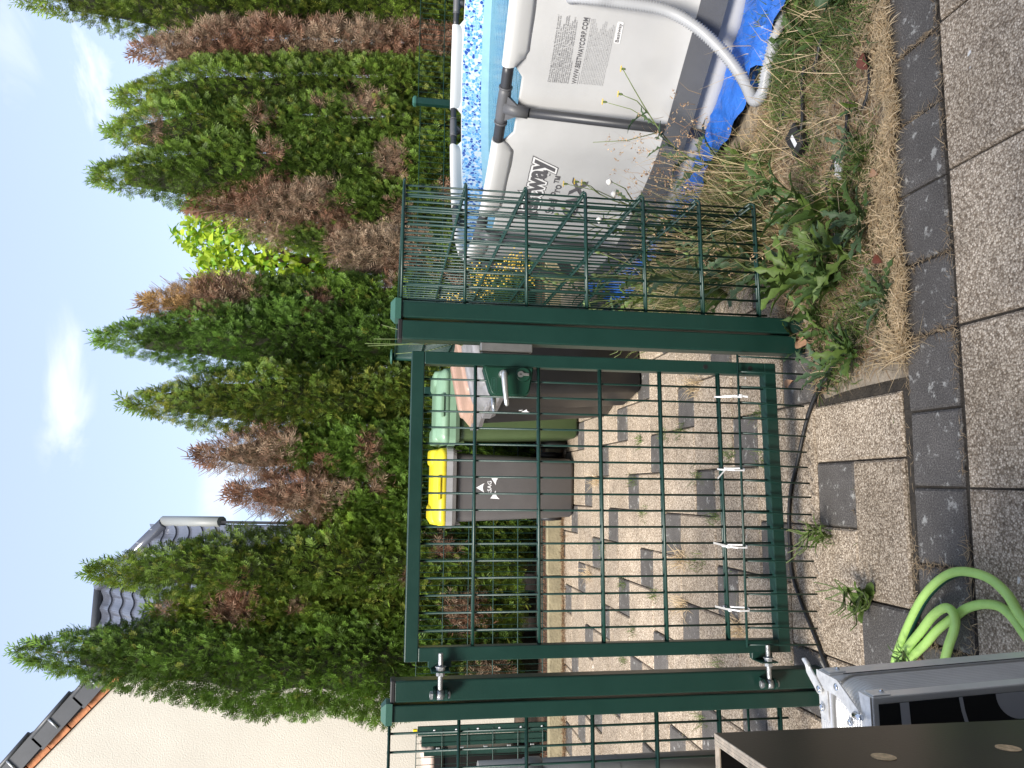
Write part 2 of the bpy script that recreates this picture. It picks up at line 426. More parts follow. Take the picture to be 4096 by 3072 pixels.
# lock box
poly = [(.877,1.079),(.877,.925),(.868,.923),(.800,.936),(.788,.943),(.784,.955),(.784,1.045),(.788,1.054),(.800,1.061),(.868,1.081)]
bm = bmesh.new()
fv = [bm.verts.new((p[0], -.006, p[1])) for p in poly]; bv = [bm.verts.new((p[0], .040, p[1])) for p in poly]
bm.faces.new(fv); bm.faces.new(bv[::-1])
for i in range(len(poly)): bm.faces.new((fv[i], bv[i], bv[(i+1)%len(poly)], fv[(i+1)%len(poly)]))
bmesh.ops.recalc_face_normals(bm, faces=bm.faces)
bmesh.ops.bevel(bm, geom=[e for e in bm.edges if abs(e.verts[0].co.y+.006) < 1e-4 and abs(e.verts[1].co.y+.006) < 1e-4], offset=.005, segments=3, affect='EDGES')
LOCKG = mat('lock_green', (0.006, 0.042, 0.024), 0.42)
lock = gpart('lock_box', MB().bm(bm), LOCKG)
gpart('lever_boss', MB().tube([(.851,-.006,1.022),(.851,-.03,1.022)], [.013,.010], 20), SILVER, lock)
h = MB()
pts = [(.856,-.036,1.0225),(.845,-.039,1.022),(.83,-.040,1.021),(.80,-.040,1.0185),(.77,-.040,1.0155),(.752,-.039,1.0135),(.747,-.038,1.013)]
h.tube(pts, [.0075,.010,.0098,.0088,.0078,.0068,.003], 14)
gpart('lever', h, SILVER, lock)
gpart('lever', MB().tube([(.80,.075,1.04),(.77,.075,1.038),(.742,.074,1.036)], [.009,.0085,.006], 12), SILVER, lock)
gpart('cylinder_rose', MB().tube([(.852,-.006,.957),(.852,-.010,.957)], [.0235,.021], 28), LOCKG, lock)
lc = MB().tube([(.852,-.0095,.9655),(.852,-.0145,.9655)], .0098, 20).cbox(.8475,-.0143,.9385,.8565,-.0095,.963,.002,1)
gpart('lock_cylinder', lc, STAINLESS, lock)
gpart('keyhole', MB().box(.8505,-.0150,.962,.8535,-.0143,.9695), BLACKP, lock)
tv, tf = fit_text('LOCINOX', .040, .0, .009)
lt = MB().add([(.795+x, -.0066, 1.0445+y) for x, y in tv], tf)
gpart('lettering', lt, GREENCAP, lock)
ring = []
for k in range(20):
    a = 2*PI*k/20; ring.append((.815+.018*(1 if math.cos(a) > 0 else -1)*1+.0075*math.cos(a), -.0066, 1.049+.0078*math.sin(a)))
gpart('lettering_frame', MB().tube(ring+[ring[0]], .0006, 5, False), GREENCAP, lock)
# hinges: eye bolt through an angle bracket on the stile and two lugs on the post
def threaded(x0, x1, y, z, r):
    pts, rr = [], []; n = int((x1-x0)/.0012)
    for i in range(n+1):
        pts.append((x0+(x1-x0)*i/n, y, z)); rr.append(r if i % 2 else r*.86)
    return pts, rr
for z, lowlug in ((1.2, False), (.198, True)):
    hg = gpart('hinge', MB().cbox(-.024, -.040, z-.028, -.019, .030, z+.028, .002, 1).cbox(-.019, .010, z-.034, .004, .03, z+.034, .002, 1), GREEN)
    p, r = threaded(-.072, .028, -.028, z, .0075); gpart('eye_bolt', MB().tube(p, r, 10), GALV, hg)
    eye = [(-.086+.0085*math.cos(a), -.028+.0085*math.sin(a), z) for a in np.linspace(0, 2*PI, 14)]
    gpart('eye', MB().tube([(-.086, -.028, z-.009), (-.086, -.028, z+.009)], .013, 16), GALV, hg)
    gpart('nut', MB().tube([(-.019,-.028,z),(-.010,-.028,z)], .0125, 6, smooth=False), GALV, hg)
    gpart('nut', MB().tube([(-.034,-.028,z),(-.0245,-.028,z)], .0125, 6, smooth=False), GALV, hg)
    gpart('washer', MB().tube([(-.0102,-.028,z),(-.0075,-.028,z)], .0155, 18), GALV, hg)
    for dz in (-.0165, .0165):
        gpart('lug', MB().prism([(-.100,-.001),(-.100,-.036),(-.092,-.044),(-.080,-.044),(-.072,-.036),(-.070,-.001)], 'Z', z+dz-.0035, z+dz+.0035), GREEN, hg)
    gpart('hinge_pin', MB().tube([(-.086,-.028,z-.029),(-.086,-.028,z+.03)], .0065, 12).tube([(-.086,-.028,z+.021),(-.086,-.028,z+.029)], .0115, 6, smooth=False).tube([(-.086,-.028,z-.028),(-.086,-.028,z-.021)], .010, 14), GALV, hg)
# mesh offcut hanging under the gate, tied on with cable ties
off = thing('mesh_offcut', 'green mesh offcut with hanging wires tied in front of the gate bottom rail', 'mesh strip', (.48, -.02, .02))
def ofl(x, y, z): return (x-.48, y+.02, z-.02)
obz = lambda x: .262-.012*(x-.03)/.9
rod('bar', ofl(.022, -.022, obz(.022)), ofl(.938, -.022, obz(.938)), .004, GREEN, off, 8)
for i in range(19):
    x = .934-.0503*i
    rod('wire', ofl(x, -.015, obz(x)), ofl(x-.006+rnd.uniform(-.004,.004), -.015, .018+rnd.uniform(-.004,.006)), .003, GREEN, off)
ties = [('white cable tie nearest the lock side of the gate', .80, .24, 0), ('white cable tie knotted with a crossing tail on the gate bottom bar', .565, .24, 1),
        ('white cable tie with a long tail rising above the bar', .325, .25, 2), ('white cable tie nearest the gate hinges', .135, .25, 3)]
for lab, x, zb, k in ties:
    t = thing('cable_tie', lab, 'cable tie', (x, -.02, .25), group='cable ties on the gate bottom')
    zt = .312-.25; zo = obz(x)-.25
    lp = [(-.004,-.012,zo-.006),(-.004,-.014,(zt+zo)/2),(0,.020,zt+.007),(.004,.050,zt),(.004,.02,(zt+zo)/2),(.004,.004,zo-.008),(0,-.008,zo-.009),(-.004,-.012,zo-.006)]
    b = MB()
    for (p, q) in zip(lp[:-1], lp[1:]):
        p, q = Vector(p), Vector(q)
        w = Vector((.0023, 0, 0)); d = (q-p).normalized().cross(w).normalized()*.0006
        b.add([p-w-d, p+w-d, q+w-d, q-w-d, p-w+d, p+w+d, q+w+d, q-w+d], [(0,3,2,1),(4,5,6,7),(0,1,5,4),(1,2,6,5),(2,3,7,6),(3,0,4,7)])
    part('loop', b, WHITEP, t)
    part('head', MB().cbox(-.005,-.020,zo-.004+(.0 if k==0 else .058),.005,-.012,zo+.005+(.0 if k==0 else .058),.001,1), WHITEP, t)
    dz = [-.045, .06, .10, .10][k]; z0 = zo if k == 0 else zo+.058
    sx = [-.004, -.03, .012, .012][k]
    part('tail', MB().add([(-.003,-.017,z0),(.003,-.017,z0),(sx+.003,-.021,z0+dz*.5),(sx-.003,-.021,z0+dz*.5),(-.003,-.0158,z0),(.003,-.0158,z0),(sx+.003,-.0198,z0+dz*.5),(sx-.003,-.0198,z0+dz*.5)],
                          [(0,3,2,1),(4,5,6,7),(0,1,5,4),(1,2,6,5),(2,3,7,6),(3,0,4,7)]), WHITEP, t)

# ================================================================== POSTS AND FENCES
def gpost(x0, x1, ztop, label, strike=False):
    w = x1-x0; t = thing('gate_post', label, 'post', ((x0+x1)/2, .03, 0))
    part('post_tube', MB().cbox(-w/2, -.03, -.3, w/2, .03, ztop, .005), GREEN, t)
    part('post_cap', MB().cbox(-w/2-.0015, -.0315, ztop-.004, w/2+.0015, .0315, ztop+.010, .003), BLACKP, t)
    return t
def fpost(x, y, w, d, z0, z1, label, cap=True, group=None, rz=0):
    t = thing('fence_post', label, 'post', (x, y, z0), rz, group)
    part('post_tube', MB().cbox(-w/2, -d/2, -.25, w/2, d/2, z1-z0, .004), GREEN, t)
    if cap:
        c = MB().loft([[(-w/2-.006,-d/2-.006,z1-z0-.012),(w/2+.006,-d/2-.006,z1-z0-.012),(w/2+.006,d/2+.006,z1-z0-.012),(-w/2-.006,d/2+.006,z1-z0-.012)],
                       [(-w/2-.007,-d/2-.007,z1-z0+.006),(w/2+.007,-d/2-.007,z1-z0+.006),(w/2+.007,d/2+.007,z1-z0+.006),(-w/2-.007,d/2+.007,z1-z0+.006)],
                       [(-w/2+.006,-d/2+.006,z1-z0+.020),(w/2-.006,-d/2+.006,z1-z0+.020),(w/2-.006,d/2-.006,z1-z0+.020),(-w/2+.006,d/2-.006,z1-z0+.020)]])
        part('post_cap', c, GREENCAP, t)
    return t
gpost(-.110, -.050, 1.330, 'green square gate post carrying the gate hinges, beside the grey downpipe')
rp = gpost(.954, 1.015, 1.338, 'green square gate post with a steel strike plate, on the lock side')
sp = part('strike_plate', MB().cbox(-.058, -.026, .925, -.031, .012, 1.090, .002, 1).cbox(-.064, -.010, .93, -.0585, .02, 1.085, .002, 1), STAINLESS, rp)
part('screw', MB().tube([(-.0645, 0, 1.055), (-.072, 0, 1.055)], .006, 12), CHROME, sp)
part('screw', MB().tube([(-.0645, 0, .985), (-.070, 0, .985)], .006, 12), CHROME, sp)
fpost(-.140, .030, .046, .060, 0, 1.345, 'green fence post with a pale capped top, left of the hinge post')
fpost(1.049, .030, .052, .060, 0, 1.352, 'green fence post with a pale capped top, right of the lock post')

BARZ = [.14, .34, .54, .74, .94, 1.14, 1.34]
def mesh_panel(t, p0, p1, zs, z0, z1, wires=True, off=.007, joined=False, rw=.0036, rb=.0046, first=None, pitch=.05):
    """double-bar mesh between two points on the ground, coordinates local to t"""
    p0, p1 = Vector((*p0, 0)), Vector((*p1, 0)); d = (p1-p0); L = d.length; d.normalize(); nrm = Vector((-d.y, d.x, 0))
    if joined:
        b = MB()
        for z in zs:
            for s in (-1, 1): b.tube([p0+nrm*off*s+Vector((0,0,z)), p1+nrm*off*s+Vector((0,0,z))], rb, 5, False)
        part('bars', b, GREEN, t)
        b = MB(); x = .025
        while x < L: b.tube([p0+d*x+Vector((0,0,z0)), p0+d*x+Vector((0,0,z1))], rw, 4, False); x += pitch
        w = part('wires', b, GREEN, t); w['kind'] = 'stuff'
    else:
        for z in zs:
            for s in (-1, 1): rod('bar', p0+nrm*off*s+Vector((0,0,z)), p1+nrm*off*s+Vector((0,0,z)), rb, GREEN, t, 7)
        x = first if first is not None else .025
        while x < L: rod('wire', p0+d*x+Vector((0,0,z0)), p0+d*x+Vector((0,0,z1)), rw, GREEN, t); x += pitch
fr = thing('wire_fence', 'short green mesh fence panel between the lock side post and the bent corner', 'fence', (1.25, .03, .1))
mesh_panel(fr, (1.076-1.25, 0), (1.468-1.25, 0), [z-.1 for z in BARZ], .012, 1.245, first=.012)
for z in BARZ:
    b = MB()
    for s, in ((-.007,),): pass
    arc = [(1.468+.022*math.sin(a)-1.25, .022-.022*math.cos(a)-.007, z-.1) for a in np.linspace(0, PI/2, 7)]
    part('bend', b.tube(arc, .004, 7, False), GREEN, fr)
sf = thing('wire_fence', 'green mesh side fence running back from the bent corner beside the pool', 'fence', (1.49, .052, .1))
SFD = Vector((.0467, 1)).normalized()
mesh_panel(sf, (0, 0), tuple(SFD*2.35), [z-.1 for z in BARZ], .012, 1.245, first=.03)
sf2 = thing('wire_fence', 'green mesh side fence section next to the round capped corner post', 'fence', (1.49+SFD.x*2.45, .052+2.45*SFD.y, .1))
mesh_panel(sf2, (0, 0), tuple(SFD*1.25), [z-.1 for z in BARZ], .012, 1.245, first=.03)
fpost(1.49+SFD.x*2.40, .052+2.40*SFD.y, .04, .05, 0, 1.30, 'thin green side fence post halfway along the pool side')
lf = thing('wire_fence', 'green mesh fence panel left of the hinge post in front of the downpipe', 'fence', (-.4, .03, .1))
mesh_panel(lf, (-1.3+.4, 0), (-.165+.4, 0), [z-.1 for z in BARZ], .012, 1.245, first=.05)
for i in range(2):
    rod('bar', (-.9, -.012, .14), (.235, -.012, .15), .004, GREEN, lf, 7) if i == 0 else None

# low fence in front of the hedge
BZ = [.135, .33, .53, .73, .93]
def back_panel(x0, x1, ztop, label):
    t = thing('wire_fence', label, 'fence', ((x0+x1)/2, 3.82, .09))
    w = (x1-x0)/2; d = (ztop-.135)/5
    mesh_panel(t, (-w, 0), (w, 0), [.045+d*i for i in range(6)], .03, ztop-.09, joined=True, rw=.0022, rb=.0032)
back_panel(-3.1, -1.18, 1.10, 'green hedge fence panel at the far left before the cream house')
back_panel(-1.10, 1.34, 1.115, 'green hedge fence panel seen through the gate beside the yellow lidded bin')
back_panel(1.44, 3.86, 1.185, 'green hedge fence panel behind the pool, left of the tall hedge post')
back_panel(3.93, 6.3, 1.205, 'green hedge fence panel behind the pool, right of the tall hedge post')
fpost(1.39, 3.80, .075, .05, 0, 1.10, 'broad green hedge fence post behind the green bin', False)
fpost(3.895, 3.79, .055, .05, 0, 1.235, 'green hedge fence post with a flat cap behind the pool')
pc = thing('fence_post', 'round green corner post with an oval plate cap near the green bin', 'post', (1.665, 3.78, 0))
part('post_tube', MB().tube([(0,0,-.2),(0,0,1.36)], .03, 16), GREEN, pc)
part('post_cap', MB().tube([(0,0,1.36),(0,0,1.372),(0,0,1.378)], [.062,.062,.03], 24), GREENCAP, pc)
# riveted gate stile at the far left
fl = thing('side_gate', 'narrow green side gate with riveted flat stile at the far left', 'gate', (-1.2, 3.84, .08))
part('riveted_stile', MB().cbox(-.02, -.02, 0, .045, 0, 1.01, .003, 1), GREEN, fl)
for i in range(6): part('rivet', MB().tube([(.014, -.0195, .06+.165*i), (.014, -.026, .06+.165*i)], [.010, .005], 10), WHITEP, fl)
part('frame_stile', MB().cbox(-.10, -.015, .02, -.03, .015, .98, .003, 1), GREEN, fl)
part('frame_stile', MB().cbox(-.17, -.01, .02, -.135, .015, .96, .003, 1), GREEN, fl)
for i in range(5): part('clip', MB().cbox(-.13, -.02, .12+.18*i, -.108, .0, .15+.18*i, .002, 1), GALV, fl)
part('reflector', MB().cbox(.0, -.03, 1.012, .03, -.005, 1.045, .004, 1), mat('yellow_plastic', (.75, .58, .02), .4), fl)

# grey downpipe behind the left fence panel
dp = thing('downpipe', 'grey plastic downpipe standing behind the left fence panel', 'pipe', (-.415, .30, 0))
PIPE = mat('grey_downpipe', (.16, .165, .16), .55, vary=.12, vscale=8)
part('pipe', MB().tube([(0,0,0),(0,0,1.05)], .05, 24), PIPE, dp)
part('collar', MB().tube([(0,0,.845),(0,0,.85),(0,0,.885),(0,0,.90)], [.0535,.056,.056,.0535], 24), PIPE, dp)
part('joint_ring', MB().tube([(0,0,.585),(0,0,.589)], .0512, 24, False), PIPE, dp)

# ================================================================== BINS
def rrect(w, d, r, z, yc=0.0, n=4, tilt=0.0):
    out = []
    for (sx, sy, a0) in ((1,1,0),(-1,1,PI/2),(-1,-1,PI),(1,-1,1.5*PI)):
        for i in range(n+1):
            a = a0+PI/2*i/n; x = sx*(w/2-r)+r*math.cos(a); y = sy*(d/2-r)+r*math.sin(a)
            out.append((x, yc+y, z+tilt*y))
    return out
def dustbin(label, loc, rz, W, D, H, bodym, lidm, rimm, tilt=0.0, lidz=None):
    t = thing('dustbin', label, 'bin', loc, rz, 'wheeled bins in the yard')
    z1 = H*.845
    bw, bd, tw, td = W*.74, D*.70, W*.86, D*.86
    yb = lambda f: D*.5*(1-.06*f)
    rings = []
    for f, e in ((0, .94), (.02, 1), (.5, 1), (.93, 1), (1, 1.0)):
        w = bw+(tw-bw)*f; d = bd+(td-bd)*f
        rings.append(rrect(w*e, d*e, .05, .012+(z1-.012)*f, D*.5-.02*f*0+(D*.02)*(1-f)))
    body = part('body', MB().loft(rings, True), bodym, t)
    rim = MB().loft([rrect(W*.93, D*.95, .045, z1-.015, D*.5), rrect(W, D, .05, z1+.012, D*.5), rrect(W, D, .05, z1+.055, D*.5), rrect(W*.93, D*.93, .05, z1+.058, D*.5)], False)
    part('rim', rim, rimm, t)
    for s in (-1, 1):
        for k in range(5): part('rib', MB().cbox(s*W*.455-.006, D*.12+D*.17*k, z1-.055, s*W*.455+.006, D*.12+D*.17*k+.008, z1-.014, .002, 1), bodym, body) if s else 0
    h = H-z1-.055; zl = z1+.058
    lid = MB().loft([rrect(W*.985, D*.99, .06, zl, D*.5, tilt=tilt), rrect(W*.97, D*.97, .06, zl+h*.35, D*.5, tilt=tilt), rrect(W*.86, D*.84, .07, zl+h*.78, D*.52, tilt=tilt), rrect(W*.70, D*.66, .07, zl+h*.86, D*.53, tilt=tilt)], True)
    lo = part('lid', lid, lidm, t)
    for s in (-1, 1):
        part('lid_shoulder', MB().loft([rrect(W*.24, D*.80, .03, zl+h*.30, D*.52, tilt=tilt), rrect(W*.20, D*.74, .035, zl+h*.92, D*.53, tilt=tilt), rrect(W*.15, D*.62, .03, zl+h, D*.54, tilt=tilt)], True), lidm, lo)
        lo.children[-1].location.x = s*W*.36
    fz = zl+h*.45-tilt*D*.5
    part('grip', MB().cbox(-W*.15, -.006, fz-.012+tilt*0, W*.15, .02, fz+.014, .006, 2), lidm, lo)
    part('lid_rib', MB().cbox(-W*.20, D*.10, zl+h*.66+tilt*(-D*.4), W*.20, D*.13, zl+h*.80+tilt*(-D*.4), .004, 1), lidm, lo)
    for s in (-1, 1):
        w = part('wheel', MB().tube([(s*(bw*.5+.005), D*.88, .10), (s*(bw*.5+.05), D*.88, .10)], .10, 24), BLACKP, t)
        part('hub', MB().tube([(s*(bw*.5+.0505), D*.88, .10), (s*(bw*.5+.056), D*.88, .10)], .05, 16), mat('dark_grey_plastic', (.05,.05,.052), .6), w)
    part('axle', MB().tube([(-bw*.5, D*.88, .10), (bw*.5, D*.88, .10)], .011, 8), GALV, t)
    part('handle', MB().tube([(-W*.4, D*1.0, z1+.01), (-W*.38, D*1.09, z1+.02), (W*.38, D*1.09, z1+.02), (W*.4, D*1.0, z1+.01)], .013, 8), bodym, t)
    t['front'] = 0.0; del t['front']
    return t, body, (bw, bd, tw, td, z1)
def recycle_logo(body, dims, D, zc, sc=1.0, xo=0.0):
    bw, bd, tw, td, z1 = dims
    def P(x, z):
        f = (z-.012)/(z1-.012); d = bd+(td-bd)*f
        return (x+xo, D*.5+D*.02*(1-f)-d/2-.0022, z)
    polys = [[(-.001,.055),(-.034,.012),(-.02,.004),(.004,.0),(.026,.004),(.036,.012)],]
    def tri(cx, cz, rot):
        base = [(0,.032),(-.034,-.028),(-.018,-.020),(0,-.017),(.018,-.020),(.034,-.028)]
        c, s = math.cos(rot), math.sin(rot)
        return [(cx+(a*c-b*s)*sc, zc+cz+(a*s+b*c)*sc) for a, b in base]
    for cx, cz, rot in ((0, .052*sc, 0), (.062*sc, -.050*sc, -.45), (-.062*sc, -.050*sc, .45)):
        poly = tri(cx, cz, rot)
        part('arrow_print', MB().add([P(*q) for q in poly], [list(range(len(poly)))]), WHITEP, body)
    v, f = fit_text('RSAG', .098*sc, .012)
    part('lettering', MB().add([P(x-.049*sc, zc-.028*sc+z) for x, z in v], f), WHITEP, body)
GREYBIN = mat('grey_bin_plastic', (.088, .083, .083), .5, vary=.12, vscale=5, bump=.04, bscale=200)
BLACKBIN = mat('black_bin_plastic', (.0095, .009, .0095), .42, vary=.25, vscale=7)
OLIVE = mat('olive_bin_plastic', (.050, .078, .028), .5, vary=.1, vscale=5)
PALEGREEN = mat('faded_green_lid', (.185, .30, .20), .36, vary=.12, vscale=6)
YELLOW = mat('yellow_lid', (.70, .57, .03), .36, vary=.12, vscale=8)
BROWNLID = mat('faded_brown_lid', (.38, .245, .185), .33, vary=.15, vscale=8)
GREYLID = mat('weathered_grey_lid', (.21, .205, .21), .36, vary=.25, vscale=10)
RIMG = mat('light_grey_rim', (.26, .26, .265), .5, vary=.12, vscale=6)
t, body, dims = dustbin('dark grey wheeled bin with bright yellow lid and white arrow print', (.605, 3.15, 0), -.07, .575, .62, 1.065, GREYBIN, YELLOW, RIMG)
recycle_logo(body, dims, .62, .655)
dustbin('olive green wheeled bin with a faded pale green lid', (1.17, 2.98, 0), -.03, .55, .62, 1.062, OLIVE, PALEGREEN, PALEGREEN)
t, body, dims = dustbin('black wheeled bin with faded brown lid, turned sideways behind the grey one', (.985, 2.20, 0), -1.29, .46, .50, .965, BLACKBIN, BROWNLID, GREYLID, tilt=.16)
recycle_logo(body, dims, .50, .60, .8, .06)
t, body, dims = dustbin('black wheeled bin with dirty grey lid, nearest the lock side of the gate', (.985, 1.80, 0), -1.42, .45, .50, .935, BLACKBIN, GREYLID, GREYLID, tilt=.18)
part('scuff', MB().box(.06, .07, .60, .13, .071, .604).box(.065, .07, .609, .12, .071, .612), WHITEP, body)
dustbin('black bin with pinkish beige lid at the far left behind the hedge fence', (-1.62, 4.05, .06), .1, .5, .5, .98, BLACKBIN, mat('beige_lid', (.62, .48, .40), .5), BLACKBIN)

# ================================================================== POOL
PCX, PCY, PR = 3.78, 1.62, 1.885
pool = thing('swimming_pool', 'round white frame pool with mosaic liner and grey steel rim', 'pool', (PCX, PCY, 0))
def pp(th, r, z): a = math.radians(th); return (r*math.cos(a), r*math.sin(a), z)
JOINTS = [66, 98, 130, 157, 184, 210.0, 243, 275, 308, 340, 13, 40]
GAP = 5.6
def gapf(th):
    """1 inside an opening at a rim joint, 0 between joints"""
    d = min(abs((th-j+180) % 360-180) for j in JOINTS)
    return min(1, max(0, (GAP-d)/1.1))
def ztop(th): g_ = gapf(th); g_ = g_*g_*(3-2*g_); return .925-.062*g_
POOLW = mat('white_pool_vinyl', (.43, .43, .43), .5, vary=.05, vscale=3, bump=.10, bscale=9)
POOLIN = mat('pool_liner_white', (.66, .70, .73), .45)
NT = 360
def ringwall(name, r_of_f, zs, material, inner=False, th_off=0):
    vs, fs = [], []
    for i in range(NT):
        th = 360*i/NT
        for f, (r, z) in enumerate(r_of_f(th)): vs.append(pp(th, r, z))
    k = len(vs)//NT
    for i in range(NT):
        for j in range(k-1): fs.append((i*k+j, ((i+1) % NT)*k+j, ((i+1) % NT)*k+j+1, i*k+j+1))
    return part(name, MB().add(vs, fs, True), material, pool)
def wob(th, z): return .006*math.sin(math.radians(th)*23+z*7)*math.sin(z*9)+.004*math.sin(math.radians(th)*51+2)
wall = ringwall('pool_wall', lambda th: [(1.930,.0),(1.962,.02),(1.966,.05),(1.955,.09),(1.932,.13),(PR+.022,.19)]+[(PR+wob(th, .2+.1*i)*(1-i/7), .25+(ztop(th)-.26)*i/6) for i in range(7)]+[(PR-.003, ztop(th)), (PR-.012, ztop(th)-.004)], None, POOLW)
# liner: white sleeve, mosaic print, pale wall below
def mosaic_mat():
    m = bpy.data.materials.new('mosaic_print'); m.use_nodes = True
    n, l = m.node_tree.nodes, m.node_tree.links; p = n['Principled BSDF']; p.inputs['Roughness'].default_value = .3
    t = n.new('ShaderNodeTexCoord'); sep = n.new('ShaderNodeSeparateXYZ'); l.new(t.outputs['Object'], sep.inputs[0])
    at = n.new('ShaderNodeMath'); at.operation = 'ARCTAN2'; l.new(sep.outputs[1], at.inputs[0]); l.new(sep.outputs[0], at.inputs[1])
    ml = n.new('ShaderNodeMath'); ml.operation = 'MULTIPLY'; ml.inputs[1].default_value = 1.87; l.new(at.outputs[0], ml.inputs[0])
    cb = n.new('ShaderNodeCombineXYZ'); l.new(ml.outputs[0], cb.inputs[0]); l.new(sep.outputs[2], cb.inputs[1])
    vo = n.new('ShaderNodeTexVoronoi'); vo.inputs['Scale'].default_value = 42; vo.inputs['Randomness'].default_value = .9; l.new(cb.outputs[0], vo.inputs['Vector'])
    sc = n.new('ShaderNodeSeparateColor'); l.new(vo.outputs['Color'], sc.inputs[0])
    r = n.new('ShaderNodeValToRGB'); r.color_ramp.interpolation = 'CONSTANT'; e = r.color_ramp.elements
    for pos in (.35, .62, .82): e.new(pos)
    for el, (pos, c) in zip(e, [(0,(.58,.63,.68)),(.28,(.09,.30,.62)),(.56,(.22,.44,.70)),(.78,(.018,.07,.34))]): el.position = pos; el.color = (*c, 1)
    l.new(sc.outputs[0], r.inputs['Fac'])
    v2 = n.new('ShaderNodeTexVoronoi'); v2.feature = 'DISTANCE_TO_EDGE'; v2.inputs['Scale'].default_value = 42; v2.inputs['Randomness'].default_value = .9; l.new(cb.outputs[0], v2.inputs['Vector'])
    r2_ = n.new('ShaderNodeMapRange'); r2_.inputs['From Min'].default_value = .03; r2_.inputs['From Max'].default_value = .07; l.new(v2.outputs['Distance'], r2_.inputs['Value'])
    mxx = n.new('ShaderNodeMix'); mxx.data_type = 'RGBA'; mxx.inputs['A'].default_value = (.42,.60,.74,1)
    l.new(r2_.outputs['Result'], mxx.inputs['Factor']); l.new(r.outputs['Color'], mxx.inputs['B']); l.new(mxx.outputs['Result'], p.inputs['Base Color'])
    return m
ringwall('liner_top', lambda th: [(PR-.013, ztop(th)-.003), (PR-.014, .858)], None, POOLIN)
ringwall('mosaic_band', lambda th: [(PR-.014, .858), (PR-.015, .702)], None, mosaic_mat())
ringwall('liner_wall', lambda th: [(PR-.015, .702), (PR-.016, .5)], None, mat('pale_blue_liner', (.30, .52, .64), .35, vary=.08, vscale=15))
def water_mat():
    m = bpy.data.materials.new('pool_water'); m.use_nodes = True
    n, l = m.node_tree.nodes, m.node_tree.links; p = n['Principled BSDF']
    p.inputs['Base Color'].default_value = (.018, .115, .175, 1); p.inputs['Roughness'].default_value = .10; p.inputs['IOR'].default_value = 1.33
    t = n.new('ShaderNodeTexCoord'); mpn = n.new('ShaderNodeMapping'); mpn.inputs['Scale'].default_value = (1, 2.2, 1); l.new(t.outputs['Object'], mpn.inputs[0])
    ns = n.new('ShaderNodeTexNoise'); ns.inputs['Scale'].default_value = 9; ns.inputs['Detail'].default_value = 5; l.new(mpn.outputs[0], ns.inputs['Vector'])
    b = n.new('ShaderNodeBump'); b.inputs['Strength'].default_value = .3; b.inputs['Distance'].default_value = .02; l.new(ns.outputs['Fac'], b.inputs['Height']); l.new(b.outputs['Normal'], p.inputs['Normal'])
    return m
wat = MB(); wat.add([pp(360*i/96, PR-.017, .64) for i in range(96)], [list(range(96))])
part('water', wat, water_mat(), pool)
GREYTUBE = mat('dark_grey_steel_tube', (.034, .035, .039), .4, .15, vary=.08, vscale=8)
GREYPL = mat('grey_plastic_joint', (.085, .086, .092), .5, vary=.1, vscale=20)
SLEEVE = mat('white_rim_sleeve', (.56, .56, .555), .42, bump=.05, bscale=20)
def arc(th0, th1, r, z, n): return [pp(th0+(th1-th0)*i/n, r, z) for i in range(n+1)]
js = sorted(j % 360 for j in JOINTS)
for i, j in enumerate(js):
    nx_ = js[(i+1) % len(js)] + (360 if i == len(js)-1 else 0)
    k = max(6, int((nx_-j)/1.5))
    pts = arc(j+GAP-.3, nx_-GAP+.3, PR, .925, k)
    # sleeve: rounded top with a skirt that runs down to the wall
    vs, fs = [], []
    prof = [(-.006,-.092),(.010,-.06),(.022,-.025),(.028,0),(.026,.013),(.018,.0235),(0,.0285),(-.018,.0235),(-.026,.013),(-.028,0),(-.026,-.025),(-.013,-.06)]
    for q in range(k+1):
        th = j+GAP-.3+(nx_-j-2*GAP+.6)*q/k
        ef = min(1, (min(q, k-q)/k*(nx_-j-2*GAP)+.05)/1.3)
        for (dr, dz) in prof: vs.append(pp(th, PR+(dr if dz > -.02 else dr*ef+(1-ef)*math.copysign(.017, dr)), .925+(dz if dz > -.02 else -.02+(dz+.02)*ef)))
    P_ = len(prof)
    for q in range(k):
        for s in range(P_): fs.append((q*P_+s, (q+1)*P_+s, (q+1)*P_+(s+1)%P_, q*P_+(s+1)%P_))
    part('rim_sleeve', MB().add(vs, fs, True).add([vs[s] for s in range(P_)], [list(range(P_))]).add([vs[k*P_+s] for s in range(P_)], [list(range(P_))]), SLEEVE, pool)
    part('rim_tube', MB().tube(arc(j-GAP, j+GAP, PR, .925, 10), .0238, 14), GREYTUBE, pool)
    jn = part('rim_joint', MB().tube(arc(j-2.6, j+2.6, PR, .925, 6), [.0245,.0275,.028,.0285,.028,.0275,.0245], 14)
         .tube(arc(j-2.6, j-2.35, PR, .925, 1), .0295, 14).tube(arc(j+2.35, j+2.6, PR, .925, 1), .0295, 14), GREYPL, pool)
    part('leg_socket', MB().tube([pp(j, PR+.01, .915), pp(j, PR+.034, .875), pp(j, PR+.046, .82)], [.030, .0265, .0245], 14)
         .loft([[pp(j-1.7, PR, .915), pp(j+1.7, PR, .915), pp(j+1.7, PR+.03, .915), pp(j-1.7, PR+.03, .915)], [pp(j-.4, PR+.03, .855), pp(j+.4, PR+.03, .855), pp(j+.4, PR+.05, .855), pp(j-.4, PR+.05, .855)]]), GREYPL, jn)
    part('leg', MB().tube([pp(j, PR+.042, .84), pp(j, PR+.082, .2), pp(j, PR+.108, .0)], .0205, 14), GREYTUBE, pool)
    part('leg_foot', MB().tube([pp(j, PR+.105, .025), pp(j, PR+.108, .0)], .028, 14), GREYPL, pool)
BAND = mat('dark_grey_webbing', (.085, .088, .097), .6, vary=.06, vscale=20, bump=.2, bscale=300)
vs, fs = [], []
